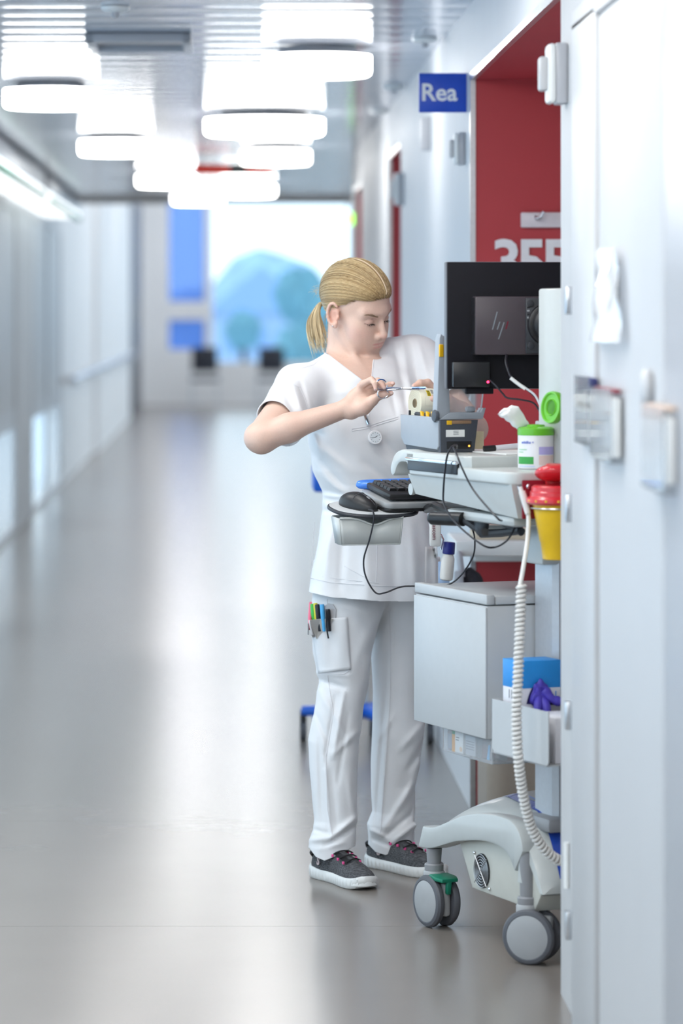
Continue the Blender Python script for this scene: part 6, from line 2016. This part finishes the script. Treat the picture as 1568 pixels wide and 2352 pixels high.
# scissors
sc = thing('scissors', 'steel scissors with blue tinted ring held in the right hand', 'scissors', P(925, 891, 8.945))
M_steel = mat('scissor_steel', (.66, .68, .74), .18, metal=1.0, var=.02)
M_tint = mat('blue_anodised', (.10, .35, .85), .2, metal=.8, var=0)
def ring(cx, cy, Y, rx, ry, rot, part0, part1, m, nm):
    pts = []
    for t in np.linspace(part0, part1, 30):
        x, y = rx * math.cos(t), ry * math.sin(t)
        pts.append(P(cx + x * math.cos(rot) - y * math.sin(rot), cy + x * math.sin(rot) + y * math.cos(rot), Y + .004 * math.cos(t)))
    MB().tube(pts, .0017, 8).build(nm, m, sc)
ring(876, 884, 8.936, 13, 12, .4, -.4 + 0.0, 5.3, M_steel, 'upper_ring')
ring(876, 884, 8.9358, 13.2, 12.2, .4, 3.6, 4.9, M_tint, 'blue_ring_tint')
ring(879, 904, 8.943, 12, 11, -.2, -.2, 6.0, M_steel, 'lower_ring')
def blade(pts, w0, w1, nm, m=M_steel):
    pts = [P(*q) for q in pts]
    vs, fs = [], []
    for i, p in enumerate(pts):
        w = w0 + (w1 - w0) * i / (len(pts) - 1)
        for dz_, dy_ in ((w, 0), (0, -.0012), (-w, 0), (0, .0012)):
            vs.append(p + Vector((0, dy_, dz_)))
    for i in range(len(pts) - 1):
        for j in range(4):
            q = (j + 1) % 4
            fs.append([4 * i + j, 4 * i + q, 4 * i + 4 + q, 4 * i + 4 + j])
    fs += [[3, 2, 1, 0], [4 * (len(pts) - 1) + j for j in range(4)]]
    MB().add(vs, fs).build(nm, m, sc, smooth=False)
blade([(884, 891, 8.937), (900, 890, 8.938), (922, 892, 8.940), (960, 892, 8.935), (977, 890, 8.93)], .0024, .0017, 'upper_blade')
blade([(887, 897, 8.943), (903, 895, 8.943), (925, 893, 8.942), (960, 895, 8.937), (974, 894, 8.932)], .0022, .0012, 'lower_blade')
blade([(945, 891, 8.9365), (962, 891, 8.934), (977, 891, 8.929)], .0028, .0034, 'blue_tip', mat('blade_blue_tint', (.36, .52, .78), .2, metal=.9))  # blue tint of the blade tip
MB().ell(P(923, 892, 8.938), (.0028, .0016, .0028), 14, 8).build('pivot_screw', M_chrome, sc)
# pocket phone and bottle
pY = 9.085
ph = thing('pocket_phone', 'slim white pocket phone reading ascom in the tunic side pocket', 'phone', P(998, 1255, pY))
a, b_ = P(986, 1180, pY), P(1012, 1255, pY)
MB().box((a.x, pY - .012, b_.z), (b_.x, pY + .010, a.z), .006).build('case', mat('phone_white', (.78, .77, .74), .35), ph)
vs, fs = text_geo('ascom', .0155, .0008, bold=.0002)
c = P(997, 1223, pY - .0128)
MB(frame((c.x, pY - .0128, c.z), (0, 0, -1), (1, 0, 0))).add([Vector((v.x, v.y, -v.z)) for v in vs], fs).build('lettering', mat('phone_print', (.25, .10, .12), .5), ph, smooth=False)
bt = thing('spray_bottle', 'small white bottle with navy cap at the tunic pocket', 'bottle', P(1024, 1333, 9.10))
z0, z1, z2 = P(0, 1333, 9.1).z, P(0, 1272, 9.1).z, P(0, 1243, 9.1).z
cb_ = P(1024, 1300, 9.10)
BA = Matrix.Rotation(math.radians(-6), 3, 'Y')
bo = Vector((cb_.x, 9.10, z0))
hgt = z1 - z0
MB().lathe([(.012, 0), (.0165, .003), (.0175, .012), (.0175, hgt - .012), (.0135, hgt - .002), (.0125, hgt + .002)], 28, bo, Matrix.Rotation(.09, 3, 'Y')).build('flask', mat('bottle_white', (.74, .72, .68), .35), bt)
tp_ = bo + Matrix.Rotation(.09, 3, 'Y') @ Vector((0, 0, hgt))
MB().lathe([(.0155, 0), (.016, .002), (.0155, .028), (.0145, .031), (.010, .0315)], 28, tp_, Matrix.Rotation(.09, 3, 'Y')).build('cap', mat('navy_cap', (.015, .02, .20), .35), bt)
tag(MB().tube([P(1012, 1228, 9.12), P(1018, 1240, 9.11), P(1012, 1262, 9.11)], .0025, 8).build('badge_clip', M_chrome), 'small metal badge clip above the bottle', 'clip')
tag(MB().box(tuple(P(1006, 1340, 9.13)), tuple(P(1032, 1290, 9.12)), .002).build('blue_card', mat('pale_blue_card', (.45, .6, .85), .5)), 'pale blue card behind the bottle at the pocket', 'card')

# ------------------------------------------------------------------ things behind the nurse
# blue wheeled stand
sY = 12.1
sx = P(835, 0, sY).x
sd_ = thing('wheeled_stand', 'bright blue wheeled stand with bin, half hidden behind the person', 'stand', (sx, sY, 0))
M_stand = M_blue
for i in range(5):
    a = math.radians(8 + 72 * i)
    e = Vector((math.cos(a) * .235, math.sin(a) * .235, 0))
    MB().tube([Vector((sx, sY, .12)), Vector((sx, sY, .11)) + e * .5, Vector((sx, sY, .105)) + e], [.028, .022, .018], 10).build('foot_arm', M_stand, sd_)
    c = Vector((sx, sY, 0)) + e
    cs = MB().cyl((c.x, c.y, .04), (c.x, c.y, .105), .012, n=10).build('caster', M_dgrey, sd_)
    MB().cyl((c.x - .012, c.y, .033), (c.x + .012, c.y, .033), .033, n=20).build('wheel', M_tyre, cs)
MB().cyl((sx, sY, .1), (sx, sY, .95), .014, n=14).build('pole', M_alu, sd_)
a, b_ = P(717, 1068, sY), P(960, 1127, sY)
MB().box((a.x, sY - .12, b_.z), (b_.x, sY + .12, a.z), .012).build('bin', M_stand, sd_)
# white wall shelf in the niche with papers and a bag
tY0, tY1 = 10.05, 10.42
tzv = P(0, 1240, 10.1).z
tb = thing('wall_shelf', 'white wall shelf in the red niche behind the cart', 'shelf', (0.9, 10.24, tzv - .045))
MB().box((.66, tY0, tzv - .045), (1.45, tY1 + .02, tzv), .006).build('shelf_board', M_white, tb)
MB().box((.74, tY1 - .01, tzv - .085), (1.44, tY1 + .02, tzv - .045), .003).build('wall_rail', M_white, tb)
wb_ = thing('waste_bin', 'tan waste bin standing in the niche below the white shelf', 'bin', (.93, 10.12, 0))
M_tan = mat('tan_bin', (.36, .30, .245), .5, var=.03)
MB().prism(rrect(.742, 1.14, 9.92, 10.36, .06), 0.002, .56, 'z', .01).build('bin_body', M_tan, wb_)
MB().prism(rrect(.736, 1.146, 9.914, 10.366, .06), .56, .60, 'z', .01).build('bin_lid', mat('tan_lid', (.42, .36, .30), .5), wb_)
for i, (x, w, col) in enumerate(((.72, .17, (.62, .54, .42)), (.73, .15, (.70, .64, .52)))):
    tag(MB().box((x, tY0 + .05, tzv + i * .018), (x + w, tY0 + .27, tzv + .017 + i * .018), .003).build('folder', mat('folder_%d' % i, col, .7)), ('lower brown folder on the white wall shelf', 'upper tan folder on the white wall shelf')[i], 'folder')
tag(MB().box((.92, tY0 + .08, tzv), (1.1, tY0 + .3, tzv + .012), .002).build('paper_stack', M_paper), 'flat white paper stack on the wall shelf', 'paper')
bg = thing('shoulder_bag', 'black and grey bag hanging from the end of the wall shelf', 'bag', (.69, 10.03, .62))
MB().bm(lump((.70, 10.02, .70), (.040, .05, .065), 1.5, .08, 2, 3)).build('bag_body', mat('bag_black', (.015, .017, .025), .6), bg)
MB().tube(spline([(.675, 9.99, .74), (.668, 10.0, .80), (.672, 10.05, tzv - .04)], 6), .010, 8).build('strap', mat('bag_grey', (.5, .52, .56), .6), bg)
MB().box((.650, 9.96, .63), (.678, 9.99, .76), .008).build('side_panel', MATS['bag_grey'], bg)
